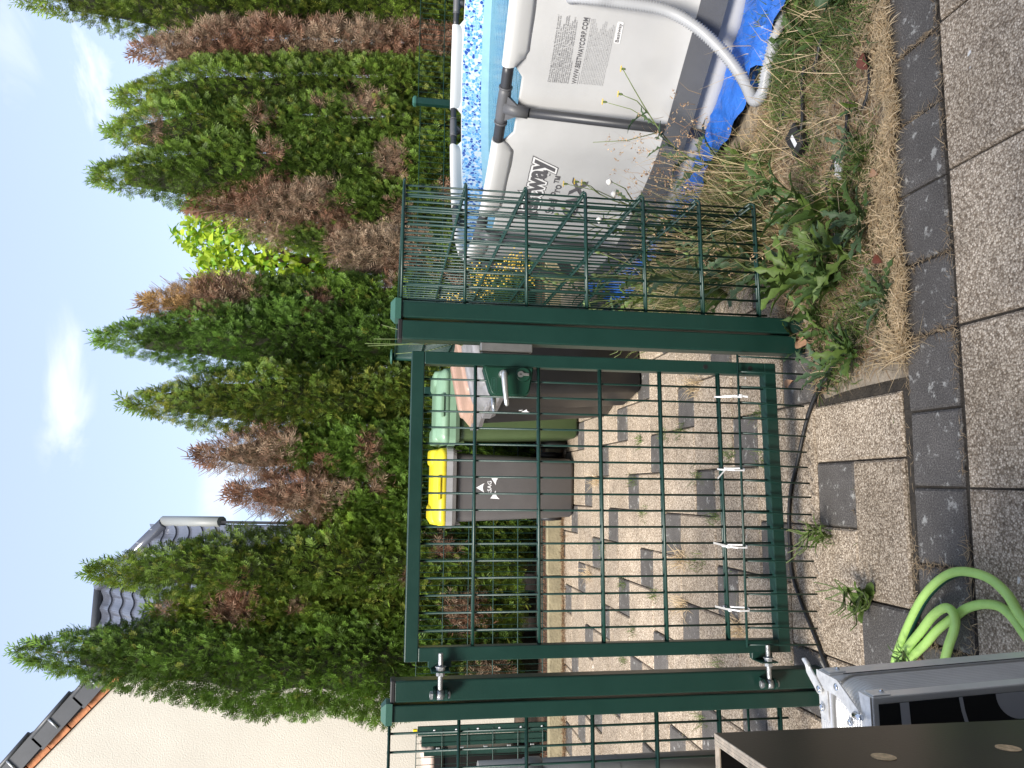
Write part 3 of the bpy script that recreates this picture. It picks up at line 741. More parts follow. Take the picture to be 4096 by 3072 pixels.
for i in range(NT):
    th = 360*i/NT; w_ = .004*math.sin(math.radians(th)*17)
    r = PR+.104; vs += [pp(th, r+.012, .122+w_), pp(th, r, .226+w_), pp(th, r-.004, .226+w_), pp(th, r+.008, .122+w_)]
for i in range(NT):
    a, b = i*4, ((i+1) % NT)*4
    for q in range(4): fs.append((a+q, b+q, b+(q+1)%4, a+(q+1)%4))
part('bracing_band', MB().add(vs, fs, False), BAND, pool)
# printing on the wall
INK = mat('grey_wall_print', (.085, .083, .09), .6)
INKW = mat('white_wall_print', (.66, .66, .66), .55)
def wallprint(geo, th0, z0, r=.0022, material=INK, shear=0.0):
    v, f = geo
    vs = []
    for x, y in v:
        th = th0+math.degrees((x+shear*y)/PR); z = z0+y
        # follow the wall's own profile
        k = max(0, min(1, (z-.25)/(.665))); rr = PR+wob(th, .2+.1*k*6)*(1-k*6/7)
        vs.append(pp(th, rr+r, z))
    part('lettering', MB().add(vs, f), material, wall)
def line(s, w, th0, z, bold=0.0, res=1, h=None): wallprint(fit_text(s, w, bold, h, res), th0, z)
wallprint(fit_text('WWW.BESTWAYCORP.COM', .268, .0125, .0215, 3), -146.3, .6285)
wallprint(([(0,0),(.268,0),(.268,.0016),(0,.0016)], [(0,1,2,3)]), -146.3, .6235)
LINES = ['Contact us through / Contactez-nous via / Kontaktieren Sie uns unter /', 'Per contattarci, visitare / Neem contact op met ons via / Contacte con', 'nosotros en / Kontakt os på / Contacte-nos através do site /',
 'Επικοινωνήστε μαζί μας μέσα από το / Чтобы связаться с нами,', 'обратитесь по адресу / Kontaktujte nás na / Ta kontakt på / Kontakta', 'oss genom / Ota yhteyttä osoitteessa / Kontaktujte nás na / Skontaktuj',
 'się z nami poprzez / Forduljon hozzánk a / Sazinieties ar mums /', 'Kreipkitės į mus per / Kontaktirajte nas po / Takip eden adresten', 'bizimle iletişime geçin / Contactaţi-ne prin / Свържете се с нас чрез /', 'Obratite nam se putem mrežne stranice / Võtke ühendust veebilehe /', 'Kontaktirajte nas putem /']
for i, s in enumerate(LINES):
    wallprint(fit_text(s, .268*[1,.985,.84,.88,.99,1,.9,.93,.99,.95,.36][i], .008, None, 1), -146.3, .7475-.0084*i)
FINE = 'MADE IN CHINA / FABRIQUÉ EN CHINE / FABRICADO EN CHINA / HERGESTELLT IN CHINA / PRODOTTO IN CINA'
for i in range(15):
    s = FINE if i == 0 else ''.join(rnd.choice(['Bestway ', 'Inflatables ', 'distributed in ', 'Europe by ', 'Avenue ', 'Latin America ', 'Material ', 'Shanghai ', 'Limited, ', 'Central ', 'Tower, ']) for _ in range(9))
    wallprint(fit_text(s, .262*(1 if i in (0,1,2) else rnd.uniform(.82, .99)), .004, .0042, 0), -146.2, .6135-.0071*i)
lb = fit_text('Bestway', .072, .02)
wallprint(lb, -140.6, .489)
wallprint(([(-.004,-.007),(.076,-.007),(.078,.004),(.078,.017),(.070,.0195),(.0,.0195),(-.004,.016)], [list(range(7))]), -140.6, .489, .0016, INKW)
# big logo: three stacked layers make the outlined letters
W_ = .43
base_v, base_f = text_geo('Bestway', 1, .03, 4); a_ = np.array(base_v); bx0, bw_ = a_[:,0].min(), np.ptp(a_[:,0]); scl = W_/bw_
def logo(bold, r, material):
    v, f = text_geo('Bestway', 1, bold, 4)
    wallprint(([((x-bx0)*scl, y*scl*1.12) for x, y, z in v], f), -171.3, .672, r, material, shear=.08)
logo(.125, .0014, INK); logo(.095, .0020, INKW); logo(.032, .0026, INK)
wallprint(fit_text('Steel Pro™', .275, .012, None, 3), -169.5, .583, shear=.12)
mv, mf = fit_text('MAX', .345, .03, .078, 3); wallprint((mv, mf), -172.0, .462, shear=.25)

# corrugated return hose, blue tarpaulin
def smooth(pts, n=12):
    pts = [Vector(p) for p in pts]; out = []
    for i in range(len(pts)-1):
        p0, p1, p2, p3 = pts[max(i-1,0)], pts[i], pts[i+1], pts[min(i+2,len(pts)-1)]
        for j in range(n):
            t = j/n; out.append(.5*((2*p1)+(p2-p0)*t+(2*p0-5*p1+4*p2-p3)*t*t+(3*p1-p0-3*p2+p3)*t*t*t))
    return out+[pts[-1]]
def resample(pts, step):
    out = [pts[0]]; acc = 0
    for a, b in zip(pts[:-1], pts[1:]):
        L = (b-a).length; s = step-acc
        while s <= L: out.append(a+(b-a)*(s/L)); s += step
        acc = (acc+L) % step if L > 0 else acc
    return out
PH = mat('translucent_white_hose', (.36, .37, .39), .4, vary=.05, vscale=10)
hp = resample(smooth([(2.43,.33,.71),(2.405,.29,.70),(2.385,.262,.63),(2.378,.255,.547),(2.351,.232,.37),(2.281,.215,.246),(2.172,.205,.137),(2.06,.195,.066),(1.965,.165,.045),(1.955,.105,.042),(2.02,.062,.042),(2.09,.02,.036),(2.17,-.02,.030),(2.30,-.03,.030),(2.5,.0,.03)], 14), .0056)
b = MB().tube(hp, [(.0252 if (i//1) % 2 else .0185) for i in range(len(hp))], 14)
top('pool_hose', b, PH, 'white corrugated pool hose curving down the pool wall onto the blue tarpaulin', 'hose')
vs, fs = [], []; NR, NA = 16, 220
def tarp_r(th):
    return 2.10+.12*math.exp(-((th-215)/9)**2)+.14*math.exp(-((th-226)/10)**2)+.05*math.sin(math.radians(th)*13)+.03*math.sin(math.radians(th)*29)
for i in range(NA+1):
    th = 150+130*i/NA
    for j in range(NR+1):
        r = 1.60+(tarp_r(th)-1.60)*j/NR; f = max(0, (r-1.93)/.3)
        a = math.radians(th); wz = abs(math.sin(a*47+r*9))*.016+abs(math.sin(a*21-r*16))*.020+.007*math.sin(a*90+r*40)
        z = .022+wz*min(1, f*3) + .012*f
        if j == NR: z -= .012
        vs.append(pp(th, r, z))
for i in range(NA):
    for j in range(NR): fs.append((i*(NR+1)+j, (i+1)*(NR+1)+j, (i+1)*(NR+1)+j+1, i*(NR+1)+j+1))
TARP = mat('blue_tarpaulin', (.022, .13, .52), .36, vary=.15, vscale=15, bump=1.0, bscale=26)
tb = MB().add([(x+PCX, y+PCY, z) for x, y, z in vs], fs, True)
# flap thrown over the hose
fv = []
for i in range(9):
    for j in range(6):
        u, w = i/8, j/5
        fv.append((2.03+.13*u+.02*math.sin(w*5), .05+.12*w-.05*u, .03+.065*math.sin(PI*min(1, w*1.05))*(1-.25*u)+.008*math.sin(u*17+w*9)))
tb.add(fv, [(i*6+j, (i+1)*6+j, (i+1)*6+j+1, i*6+j+1) for i in range(8) for j in range(5)], True)
top('tarpaulin', tb, TARP, 'blue crinkled tarpaulin spread under the pool edge', 'tarpaulin')

# ================================================================== FOREGROUND LEFT: PLATFORM, CABINET, HOSE
plat = thing('folding_platform', 'folded aluminium work platform with riveted steel corner braces beside the dark cabinet', 'platform', (.1548, -1.0036, 0))
plat.rotation_euler = (0, -.05, -.094); plat.scale = (.8905, .8905, .8905)
HT, YF, YN = .617, .0935, -.0935
part('far_rail', MB().cbox(-.5, .050, 0, 0, YF, HT, .003), ALU, plat)
part('near_rail', MB().cbox(-.5, YN, 0, 0, -.062, HT, .003), ALU, plat)
# rounded ribbed deck: ribs follow the profile from the side over the top
path = [(0,-.0+z) for z in np.linspace(0, HT-.06, 6)]+[(-.055+.055*math.cos(a), HT-.06+.055*math.sin(a)) for a in np.linspace(.1, PI/2, 10)]+[(-.12,HT-.005),(-.3,HT-.005),(-.5,HT-.005)]
nrm = [(1,0)]*6+[(math.cos(a), math.sin(a)) for a in np.linspace(.1, PI/2, 10)]+[(0,1)]*3
ys = np.linspace(-.058, .044, 69)
vs, fs = [], []
for (x, z), (nx_, nz_) in zip(path, nrm):
    for k, y in enumerate(ys):
        dd = -.0012-.0020*(1 if (k % 6) in (0, 1) else 0)-.0012*(1 if k % 2 else 0)
        vs.append((x+nx_*dd-.004, y, z+nz_*dd))
for i in range(len(path)-1):
    for k in range(len(ys)-1): fs.append((i*69+k, i*69+k+1, (i+1)*69+k+1, (i+1)*69+k))
part('ribbed_deck', MB().add(vs, fs, False), ALU, plat)
for y in (.058, .067, .076, .085): part('rail_groove', MB().box(-.48, y, HT-.0005, -.10, y+.003, HT+.0012), ALU, plat)
def plate(name, poly, z, th=.0025, material=ZINC): return part(name, MB().prism(poly, 'Z', z, z+th), material, plat)
plate('corner_brace', [(-.004,.090),(-.004,.058),(-.095,.056),(-.090,.086)], HT+.0015)
plate('corner_brace', [(.001,.088),(.001,-.001),(-.032,-.003),(-.032,.088)], HT+.0045)
plate('corner_brace', [(0,-.056),(0,-.092),(-.110,-.092),(-.110,-.066),(-.028,-.062)], HT+.0015)
def link_plate(p, q, w, z, name):
    p, q = Vector((*p, 0)), Vector((*q, 0)); d = (q-p).normalized(); n_ = Vector((-d.y, d.x, 0))
    poly = []
    for k in range(9): a = PI/2+PI*k/8; poly.append((p+ (d*math.cos(a)+n_*math.sin(a))*w)[:2])
    for k in range(9): a = -PI/2+PI*k/8; poly.append((q+(d*math.cos(a)+n_*math.sin(a))*w)[:2])
    return plate(name, poly, z, .003)
link_plate((-.010,.010), (-.042,-.050), .0135, HT+.0075, 'folding_link')
lev = link_plate((-.036,.076), (-.008,.112), .0105, HT+.0085, 'release_lever')
part('lever_hook', MB().tube([(-.006,.112,HT+.010),(.004,.118,HT+.010),(.011,.126,HT+.012),(.010,.132,HT+.012)], [.006,.006,.005,.003], 8), ZINC, lev)
for (x, y) in ((-.012,.010),(-.036,.076),(-.072,.070)): part('rivet', MB().tube([(x,y,HT+.008),(x,y,HT+.0125),(x,y,HT+.0145)], [.0075,.007,.003], 16), CHROME, plat)
part('rivet', MB().tube([(-.075,-.012,HT-.004),(-.075,-.012,HT+.001),(-.075,-.012,HT+.0025)], [.007,.0065,.003], 14), CHROME, plat)
part('spring_pin', MB().tube([(-.045,-.052,HT+.012),(-.043,-.075,HT+.012)], [.007,.005], 12), CHROME, plat)
for y, z in ((.072, HT-.03), (-.075, HT-.03)):
    part('side_brace', MB().cbox(.0005, y-.016, z-.012, .0025, y+.016, z+.026, .001, 1), ZINC, plat)
    part('rivet', MB().tube([(.0025, y, z-.002), (.007, y, z-.002)], [.005, .003], 12), CHROME, plat)
part('side_slot', MB().box(.0002, .0455, 0, .0012, .0485, HT-.03), BLACKPANEL, plat)
fp = part('front_panel', MB().box(-.5, YN-.001, 0, -.0135, YN+.004, HT-.012), BLACKPANEL, plat)
FPW = mat('pale_grey_print', (.42, .42, .44), .5)
def fr_poly(poly): part('panel_print', MB().add([(x, YN-.0022, z+.167) for x, z in poly], [list(range(len(poly)))]), FPW, fp)
fr_poly([(-.0135,.395),(-.0135,.376),(-.06,.374),(-.2,.368),(-.2,.388),(-.06,.393)])
fr_poly([(-.0135,.270),(-.0135,.262),(-.04,.258),(-.07,.250),(-.07,.258),(-.04,.266)])
fr_poly([(-.0135,.19)]+[(-.0135-.052*math.cos(a), .135+.055*math.sin(a)) for a in np.linspace(PI/2-.02, -PI/2+.02, 18)]+[(-.0135,.08)])

cab = thing('plywood_cabinet', 'open dark film faced plywood cabinet with drilled side panel in the near left corner', 'cabinet', (.12, -1.5, 0))
TX, CY0, CY1, CZ = .015, -.30, .253, .90
pn = MB().box(-TX, CY0, .0, 0, CY1, CZ-.0012)
pan = part('side_panel', pn, DARKPLY, cab)
def plies(name, x0, y0, x1, y1, z, axis):
    b = MB(); n = 7
    for i in range(n):
        f0, f1 = i/n, (i+1)/n
        if axis == 'X': b.box(x0+(x1-x0)*f0, y0, z-.002, x0+(x1-x0)*f1-.0004, y1, z-(.0003 if i % 2 else 0))
        else: b.box(x0, y0+(y1-y0)*f0, z-.002, x1, y0+(y1-y0)*f1-.0004, z-(.0003 if i % 2 else 0))
    return b
part('panel_edge', plies('e', -TX, CY0, 0, CY1, CZ+.001, 'X'), PLY, pan)
bp_ = part('back_panel', MB().box(-.62, CY1-TX, 0, -TX-.0006, CY1-.0006, CZ-.0012), DARKPLY, cab)
part('panel_edge', plies('e', -.62, CY1-TX, -TX-.0006, CY1-.0006, CZ+.001, 'Y'), PLY, bp_)
part('shelf', MB().box(-.60, CY0, .42, -TX-.001, CY1-TX-.001, .438), DARKPLY, cab)
for y, z in ((.118, .733), (.128, .546), (.122, .36)):
    part('drilled_hole', MB().tube([(-.0005, y, z), (.0006, y, z)], .0152, 24, smooth=False), mat('drilled_wood', (.62,.43,.24), .8, vary=.4, vscale=90), pan)

hose = thing('garden_hose', 'coiled lime green garden hose lying on the paving beside the aluminium platform', 'hose', (.15, -.6, 0))
def hs(pts): return [(x-.15, y+.6, z) for x, y, z in pts]
HP1 = [(.11,-.905),(.17,-.875),(.214,-.834),(.256,-.808),(.286,-.76),(.294,-.686),(.281,-.624),(.249,-.568),(.208,-.52),(.153,-.469),(.1,-.423),(.047,-.383),(-.03,-.35)]
HP2 = [(.09,-.88),(.14,-.85),(.175,-.82),(.205,-.792),(.223,-.757),(.222,-.708),(.208,-.659),(.188,-.624),(.148,-.557),(.104,-.503),(.062,-.447),(.02,-.40),(-.04,-.37)]
HP3 = [(-.05,-.34),(.0,-.37),(.043,-.403),(.088,-.449),(.133,-.506),(.173,-.559),(.196,-.600),(.206,-.634),(.190,-.650),(.159,-.638),(.108,-.600),(.05,-.565),(0,-.55)]
z1_ = [.03,.03,.03,.034,.036,.034,.03,.03,.03,.026,.02,.015,.013]
z2_ = [.012]*13
z3_ = [.014,.016,.02,.022,.026,.034,.040,.043,.040,.034,.026,.018,.014]
for P_, Z_ in ((HP1, z1_), (HP2, z2_), (HP3, z3_)):
    sp_ = smooth(hs([(x, y, z) for (x, y), z in zip(P_, Z_)]), 10)
    part('hose_loop', MB().tube(sp_, .0108, 14), HOSE, hose)
sp_ = smooth(hs([(x, y, z) for (x, y), z in zip(HP1, z1_)]), 10)
strp = []
for i, p in enumerate(sp_):
    tn = (sp_[min(i+1, len(sp_)-1)]-sp_[max(i-1, 0)]).normalized(); side = tn.cross(Vector((0,0,1))).normalized()
    strp.append(p-side*.0052+Vector((0,0,-.0052)))
part('hose_stripe', MB().tube(strp[28:], .0075, 10), HOSEDK, hose)

# ================================================================== CABLES AND SMALL LITTER
def cable(label, pts, r=.006, group=None, matl=CABLE):
    return top('cable', MB().tube(smooth(pts, 10), r, 8), matl, label, 'cable', group)
cable('black cable snaking across the pale slabs under the gate', [(.93,-.24,.012),(.888,-.19,.012),(.844,-.134,.012),(.792,-.056,.010),(.713,.01,.007),(.6,.072,.007),(.515,.122,.007),(.432,.147,.007),(.329,.153,.007),(.227,.149,.007),(.132,.096,.007),(.044,.031,.007),(-.011,-.007,.007),(-.043,-.03,.007),(-.09,-.05,.007),(-.2,-.06,.007)], .0065)
cable('black cable half hidden in the dry grass along the dark border blocks', [(1.75,-.47,.02),(1.682,-.478,.022),(1.637,-.465,.02),(1.60,-.43,.018)], .0055)
cable('black cable curving through dead weeds in the garden bed', [(1.66,-.36,.02),(1.594,-.356,.022),(1.54,-.334,.022),(1.50,-.28,.025),(1.451,-.231,.022),(1.38,-.25,.02),(1.317,-.258,.022),(1.26,-.24,.015)], .0065)
cable('black cable stub between the white hose and the dry grass', [(1.93,-.27,.03),(1.914,-.259,.032),(1.88,-.235,.03),(1.86,-.21,.028),(1.82,-.25,.025)], .007)
cable('loop of black cable around the little black box', [(1.9,-.16,.03),(1.847,-.15,.035),(1.758,-.15,.04),(1.70,-.14,.04),(1.668,-.11,.04),(1.67,-.05,.035),(1.70,.02,.03),(1.76,.047,.025),(1.80,.0,.03),(1.84,-.08,.03)], .0065)
bxx = thing('junction_box', 'small black box with a white label among the weeds', 'box', (1.66, -.11, .012), .5)
part('case', MB().cbox(-.055, -.035, 0, .055, .035, .045, .004, 1), BLACKP, bxx)
part('label', MB().box(-.03, -.008, .0452, .022, .008, .0458), WHITEP, bxx)
def crumpled(name, label, cat, loc, r, material, squash=.5, seed=1):
    rr = random.Random(seed); bm = bmesh.new(); bmesh.ops.create_icosphere(bm, subdivisions=2, radius=r)
    for v in bm.verts: v.co *= rr.uniform(.6, 1.2); v.co.z *= squash; v.co.x *= 1.5
    b = MB().bm(bm); mn = min(v[2] for v in b.v); b.v = [(x+loc[0], y+loc[1], z-mn+loc[2]) for x, y, z in b.v]
    return top(name, b, material, label, cat)
crumpled('plastic_wrap', 'crumpled clear plastic scrap lying in the dry grass', 'litter', (1.47, -.30, .012), .022, mat('clear_plastic', (.5,.5,.5), .25, vary=.3, vscale=60), .5, 3)
def dryleaf(label, x, y, r, rz, col, z=.02):
    b = MB(); n = 7
    for i in range(n):
        u = i/(n-1); w = .36*math.sin(PI*min(1, u*.95+.04)); cz = .25*math.sin(u*3)
        for s in (-1, 0, 1): b.v.append((x+r*((u-.5)*math.cos(rz)-s*w*math.sin(rz)), y+r*((u-.5)*math.sin(rz)+s*w*math.cos(rz)), z+r*(cz+abs(s)*.22)))
    for i in range(n-1):
        for s in (0, 1): b.f.append([i*3+s, (i+1)*3+s, (i+1)*3+s+1, i*3+s+1]); b.sm.append(True)
    return top('dead_leaf', b, col, label, 'leaf')
RED = mat('red_brown_leaf', (.13, .035, .016), .5, vary=.3, vscale=50); TANL = mat('tan_dead_leaf', (.33, .19, .11), .7, vary=.3, vscale=50)
dryleaf('curled red brown leaf on the straw by the dark border', 1.722, -.478, .06, .2, RED)
dryleaf('pale curled dead leaf at the foot of the lock side posts', .985, -.05, .07, 1.2, TANL)
dryleaf('small rust coloured leaf beside the big green rosette', 1.13, -.46, .04, .7, RED)
dryleaf('brown leaf lying under the gate on the slab edge', .86, .06, .045, 2.0, TANL)
dryleaf('orange brown scrap of leaf near the border blocks and rosette', 1.38, -.47, .035, 1.0, TANL)

# ================================================================== HOUSES
PLASTER = mat('cream_render', (.54, .50, .43), .9, bump=.5, bscale=70, vary=.07, vscale=1.2)
ROOFD = mat('dark_grey_metal_verge', (.055, .057, .062), .45, vary=.15, vscale=6)
TILE = mat('glazed_slate_tile', (.085, .092, .115), .16, vary=.15, vscale=5, coat=.5)
BRICKO = mat('orange_clay_course', (.50, .20, .09), .85, vary=.35, vscale=18, bump=.4, bscale=50)
h1 = thing('house', 'cream rendered gable house with a stepped dark verge at the far left', 'house', (-4.5, 8.0, 0))
# gable wall facing the camera: right eave at x=-0.85, slope rises to the left
EX, EZ, SL = -.80, 3.52, .915
RX = -6.2; RZ = EZ+SL*(EX-RX)
part('wall', MB().prism([(EX+4.5, 0), (EX+4.5, EZ), (RX+4.5, RZ), (RX-5.4+4.5, EZ), (RX-5.4+4.5, 0)], 'Y', -2.0, 4.0), PLASTER, h1)
u = Vector((-1, 0, SL)).normalized(); nn = Vector((SL, 0, 1)).normalized()
b0 = Vector((EX+4.5, -2.0, EZ))+nn*.01
L_ = (RX-EX)/u.x
course = bpy.data.objects.new('roof', MB().add([tuple(b0-u*.2+nn*.06+Vector((0,-.02,0))), tuple(b0+u*L_+nn*.06+Vector((0,-.02,0))), tuple(b0+u*L_+nn*.10+Vector((0,-.02,0))), tuple(b0-u*.2+nn*.10+Vector((0,-.02,0))),
     tuple(b0-u*.2+nn*.06+Vector((0,6,0))), tuple(b0+u*L_+nn*.06+Vector((0,6,0))), tuple(b0+u*L_+nn*.10+Vector((0,6,0))), tuple(b0-u*.2+nn*.10+Vector((0,6,0)))],
     [(0,1,2,3),(7,6,5,4),(0,4,5,1),(1,5,6,2),(2,6,7,3),(3,7,4,0)]).mesh('roof', ROOFD)); link(course, h1)
i = 0; s = -.1
while s < L_-.3:
    # clay course along the rake, one piece per verge tile
    for q in range(2):
        p = b0+u*(s+.24*q); w_ = .228
        bk = MB()
        a0, a1 = p, p+u*w_
        lo_, hi_ = .0, .055+rnd.uniform(-.004, .004); yo = -.035+rnd.uniform(-.006, .006)
        V8 = [a0+nn*lo_, a1+nn*lo_, a1+nn*hi_, a0+nn*hi_]
        vv = [tuple(v+Vector((0, yo, 0))) for v in V8]+[tuple(v+Vector((0, .1, 0))) for v in V8]
        part('clay_piece', bk.add(vv, [(0,1,2,3),(7,6,5,4),(0,4,5,1),(1,5,6,2),(2,6,7,3),(3,7,4,0)]), BRICKO, h1)
    # verge tile: upstand with a lipped overlapping lower end
    p = b0+u*s; t0, t1 = p+nn*.075, p+u*.50+nn*.045
    vt = MB(); up_ = nn*.17
    for y0, y1, k in ((-.085, -.065, 1.0),):
        V8 = [t0, t1, t1+up_*.95, t0+up_]
        vv = [tuple(v+Vector((0, y0, 0))) for v in V8]+[tuple(v+Vector((0, y1, 0))) for v in V8]
        vt.add(vv, [(0,1,2,3),(7,6,5,4),(0,4,5,1),(1,5,6,2),(2,6,7,3),(3,7,4,0)])
    vt.tube([t0+up_+Vector((0,-.075,0)), t1+up_*.95+Vector((0,-.075,0))], .022, 8)
    V8 = [t0+up_*.9, t1+up_*.85, t1+up_*.95, t0+up_]
    vv = [tuple(v+Vector((0, -.065, 0))) for v in V8]+[tuple(v+Vector((0, .3, 0))) for v in V8]
    vt.add(vv, [(0,1,2,3),(7,6,5,4),(0,4,5,1),(1,5,6,2),(2,6,7,3),(3,7,4,0)])
    vtile = part('verge_tile', vt, ROOFD, h1)
    c_ = p+u*.28+nn*.09
    part('tile_clip', MB().tube([c_+Vector((0,-.09,0)), c_+nn*.12+Vector((0,-.09,0))], .012, 6), GALV, vtile)
    s += .48
# garage with a half hipped tiled roof behind the hedge
h2 = thing('house', 'low house with a half hipped roof of glazed dark tiles behind the hedge', 'house', (-2, 7.5, 0))
VX, Y0_, Z0_, TAN = .31, 5.75, 2.24, .966
part('wall', MB().box(1.25, -1.45, 0, VX+2-.15, 3.4, 2.25), PLASTER, h2)
ang = math.atan(TAN)
def rp_(x, s): return Vector((x+2, Y0_+s*math.cos(ang)-7.5, Z0_+s*math.sin(ang)))
sm_ = (8.5-Y0_)/math.cos(ang)
deck = MB().add([tuple(rp_(-.74, 0)), tuple(rp_(VX-.01, 0)), tuple(rp_(VX-.01, 2.42)), tuple(rp_(-.50, sm_)), tuple(rp_(-1.75, sm_)),
   tuple(rp_(-.74, 0)+Vector((0,0,-.1))), tuple(rp_(VX-.01, 0)+Vector((0,0,-.1))), tuple(rp_(VX-.01, 2.42)+Vector((0,0,-.1))), tuple(rp_(-.50, sm_)+Vector((0,0,-.1))), tuple(rp_(-1.75, sm_)+Vector((0,0,-.1)))],
   [(0,1,2,3,4),(9,8,7,6,5),(0,5,6,1),(1,6,7,2),(2,7,8,3),(3,8,9,4),(4,9,5,0)])
roof = part('roof', deck, ROOFD, h2)
# S-shaped pantile
TW, TL = .215, .275
vs, fs = [], []; prof = []
for k in range(9):
    x = TW*1.06*k/8; prof.append((x, .034*(.5+.5*math.cos(2*PI*(x/TW-.12)))**1.3))
for yy, dz in ((0, .028), (0.0, .0), (TL*1.12, .004)):
    for x, z in prof: vs.append((x, yy, z+dz if yy or dz else z*.9))
for r_ in ((0, 2), (1, 0)):
    for k in range(8): fs.append((r_[0]*9+k, r_[0]*9+k+1, r_[1]*9+k+1, r_[1]*9+k))
tile_me = MB().add(vs, fs, False).mesh('roof_tile', TILE)
q_ = Matrix.Rotation(ang, 3, 'X').to_quaternion()
for r_ in range(14):
    s = r_*TL
    for c in range(17):
        x = VX-.03-TW*(c+1)
        lim = VX if s < 2.3 else VX-(s-2.3)*.58
        if x+TW*.6 > lim or x < -.74-max(0, s-1.6)*.45: continue
        o = inst('roof_tile', tile_me, roof, rp_(x, s)+Vector((0, -math.sin(ang), math.cos(ang)))*.012, q_)
b = MB()
hpts = [rp_(VX+.0, 2.42)+Vector((0,0,.05)), rp_(-.50, sm_)+Vector((0,0,.08))]
part('hip_tiles', b.tube(hpts, .075, 10), TILE, roof)
for k in range(5):
    p = hpts[0].lerp(hpts[1], (k+.5)/5); part('ridge_clip', MB().tube([p+Vector((0,-.08,-.02)), p+Vector((0,-.02,.085))], .010, 6), GALV, roof)
part('ridge_tiles', MB().tube([hpts[1], rp_(-1.75, sm_)+Vector((0,0,.08))], .06, 10), ROOFD, roof)
part('verge_tiles', MB().tube([rp_(VX, 1.25)+Vector((.02,0,.05)), rp_(VX, 2.45)+Vector((.02,0,.05))], .06, 10), mat('pale_grey_verge', (.23,.24,.23), .5), roof)
part('verge_board', MB().add([tuple(rp_(VX, 0)), tuple(rp_(VX+.03, 0)), tuple(rp_(VX+.03, 1.3)), tuple(rp_(VX, 1.3)), tuple(rp_(VX, 0)+Vector((0,0,.07))), tuple(rp_(VX+.03, 0)+Vector((0,0,.07))), tuple(rp_(VX+.03, 1.3)+Vector((0,0,.07))), tuple(rp_(VX, 1.3)+Vector((0,0,.07)))],
     [(0,3,2,1),(4,5,6,7),(0,1,5,4),(1,2,6,5),(2,3,7,6),(3,0,4,7)]), BLACKP, roof)
part('gutter', MB().tube([(1.26, Y0_-7.56, Z0_-.02), (VX+2.06, Y0_-7.56, Z0_-.02)], .06, 12), GALV, h2)
# the photographer's own house behind the camera shades the front paving
h3 = thing('house', 'rendered house wall with eaves just behind the photographer', 'house', (1, -3.6, 0))
part('wall', MB().box(-9, -6, 0, 9, 0, 3.6), PLASTER, h3)
part('eaves', MB().prism([(-6.2, 3.55), (.45, 3.55), (.45, 3.67), (-2.9, 5.7), (-6.2, 3.75)], 'X', -9.2, 9.2), ROOFD, h3)

# ================================================================== HEDGE
THUJA = tint_mat('thuja_foliage', .55, .22, .35, .22, 14)
DEADF = tint_mat('dead_thuja_foliage', .8, .10, .15, .25, 20)
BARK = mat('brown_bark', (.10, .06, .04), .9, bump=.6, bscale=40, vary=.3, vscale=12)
CORE = mat('dark_inner_twigs', (.022, .024, .010), .95, vary=.4, vscale=25, bump=1, bscale=40)  # dark brown-green branch mass that blocks the view through a crown
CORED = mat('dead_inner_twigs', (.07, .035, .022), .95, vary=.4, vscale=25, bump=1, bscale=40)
def spray_tmpl(n_side, seed, droop=0.0, thin=1.0):
    r = random.Random(seed); V = []; Q = []
    def finger(p, ang, L, w):
        d = (math.sin(ang), math.cos(ang)); n_ = (d[1], -d[0]); b = len(V)
        def pt(u, o): 
            x = p[0]+d[0]*L*u+n_[0]*o; y = p[1]+d[1]*L*u+n_[1]*o
            return (x, y, .22*(x*x*1.6)-droop*y*y+r.uniform(-.02, .02))
        V.extend([pt(0, -w*.35), pt(.62, -w), pt(1, 0), pt(.55, w)]); Q.append((b, b+1, b+2, b+3))
    finger((0, 0), 0, 1.0, .035*thin)
    for i in range(n_side):
        u = .10+.78*i/n_side
        for s in (-1, 1):
            a = s*(.95-.45*u+r.uniform(-.12, .12)); L = (.62-.42*u)*r.uniform(.8, 1.15)
            finger((0, u), a, L, .052*thin)
    return np.array(V), np.array(Q)
TM_G = [spray_tmpl(4, s, .15, .95) for s in range(5)]
TM_D = [spray_tmpl(4, 20+s, .55, .42) for s in range(4)]
TM_S = [spray_tmpl(3, 40+s, .0, .8) for s in range(3)]
def place_sprays(P, A, N, L, tint, tmpl, r):
    """P roots, A axes, N plane normals, L lengths -> verts, quads, tint"""
    A = A/np.linalg.norm(A, axis=1)[:,None]; B = np.cross(N, A); B /= np.linalg.norm(B, axis=1)[:,None]+1e-9; N = np.cross(A, B)
    idx = r.integers(0, len(tmpl), len(P)); Vs, Qs, Ts = [], [], []; off = 0
    for k, (T, Q) in enumerate(tmpl):
        m_ = idx == k; n_ = m_.sum()
        if not n_: continue
        v = P[m_][:,None,:]+L[m_][:,None,None]*(T[None,:,0,None]*B[m_][:,None,:]+T[None,:,1,None]*A[m_][:,None,:]+T[None,:,2,None]*N[m_][:,None,:])
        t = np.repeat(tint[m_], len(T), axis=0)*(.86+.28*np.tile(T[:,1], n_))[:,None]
        q = (Q[None]+(np.arange(n_)*len(T))[:,None,None]).reshape(-1, 4)+off
        Vs.append(v.reshape(-1, 3)); Qs.append(q); Ts.append(t); off += n_*len(T)
    return np.concatenate(Vs), np.concatenate(Qs), np.concatenate(Ts)
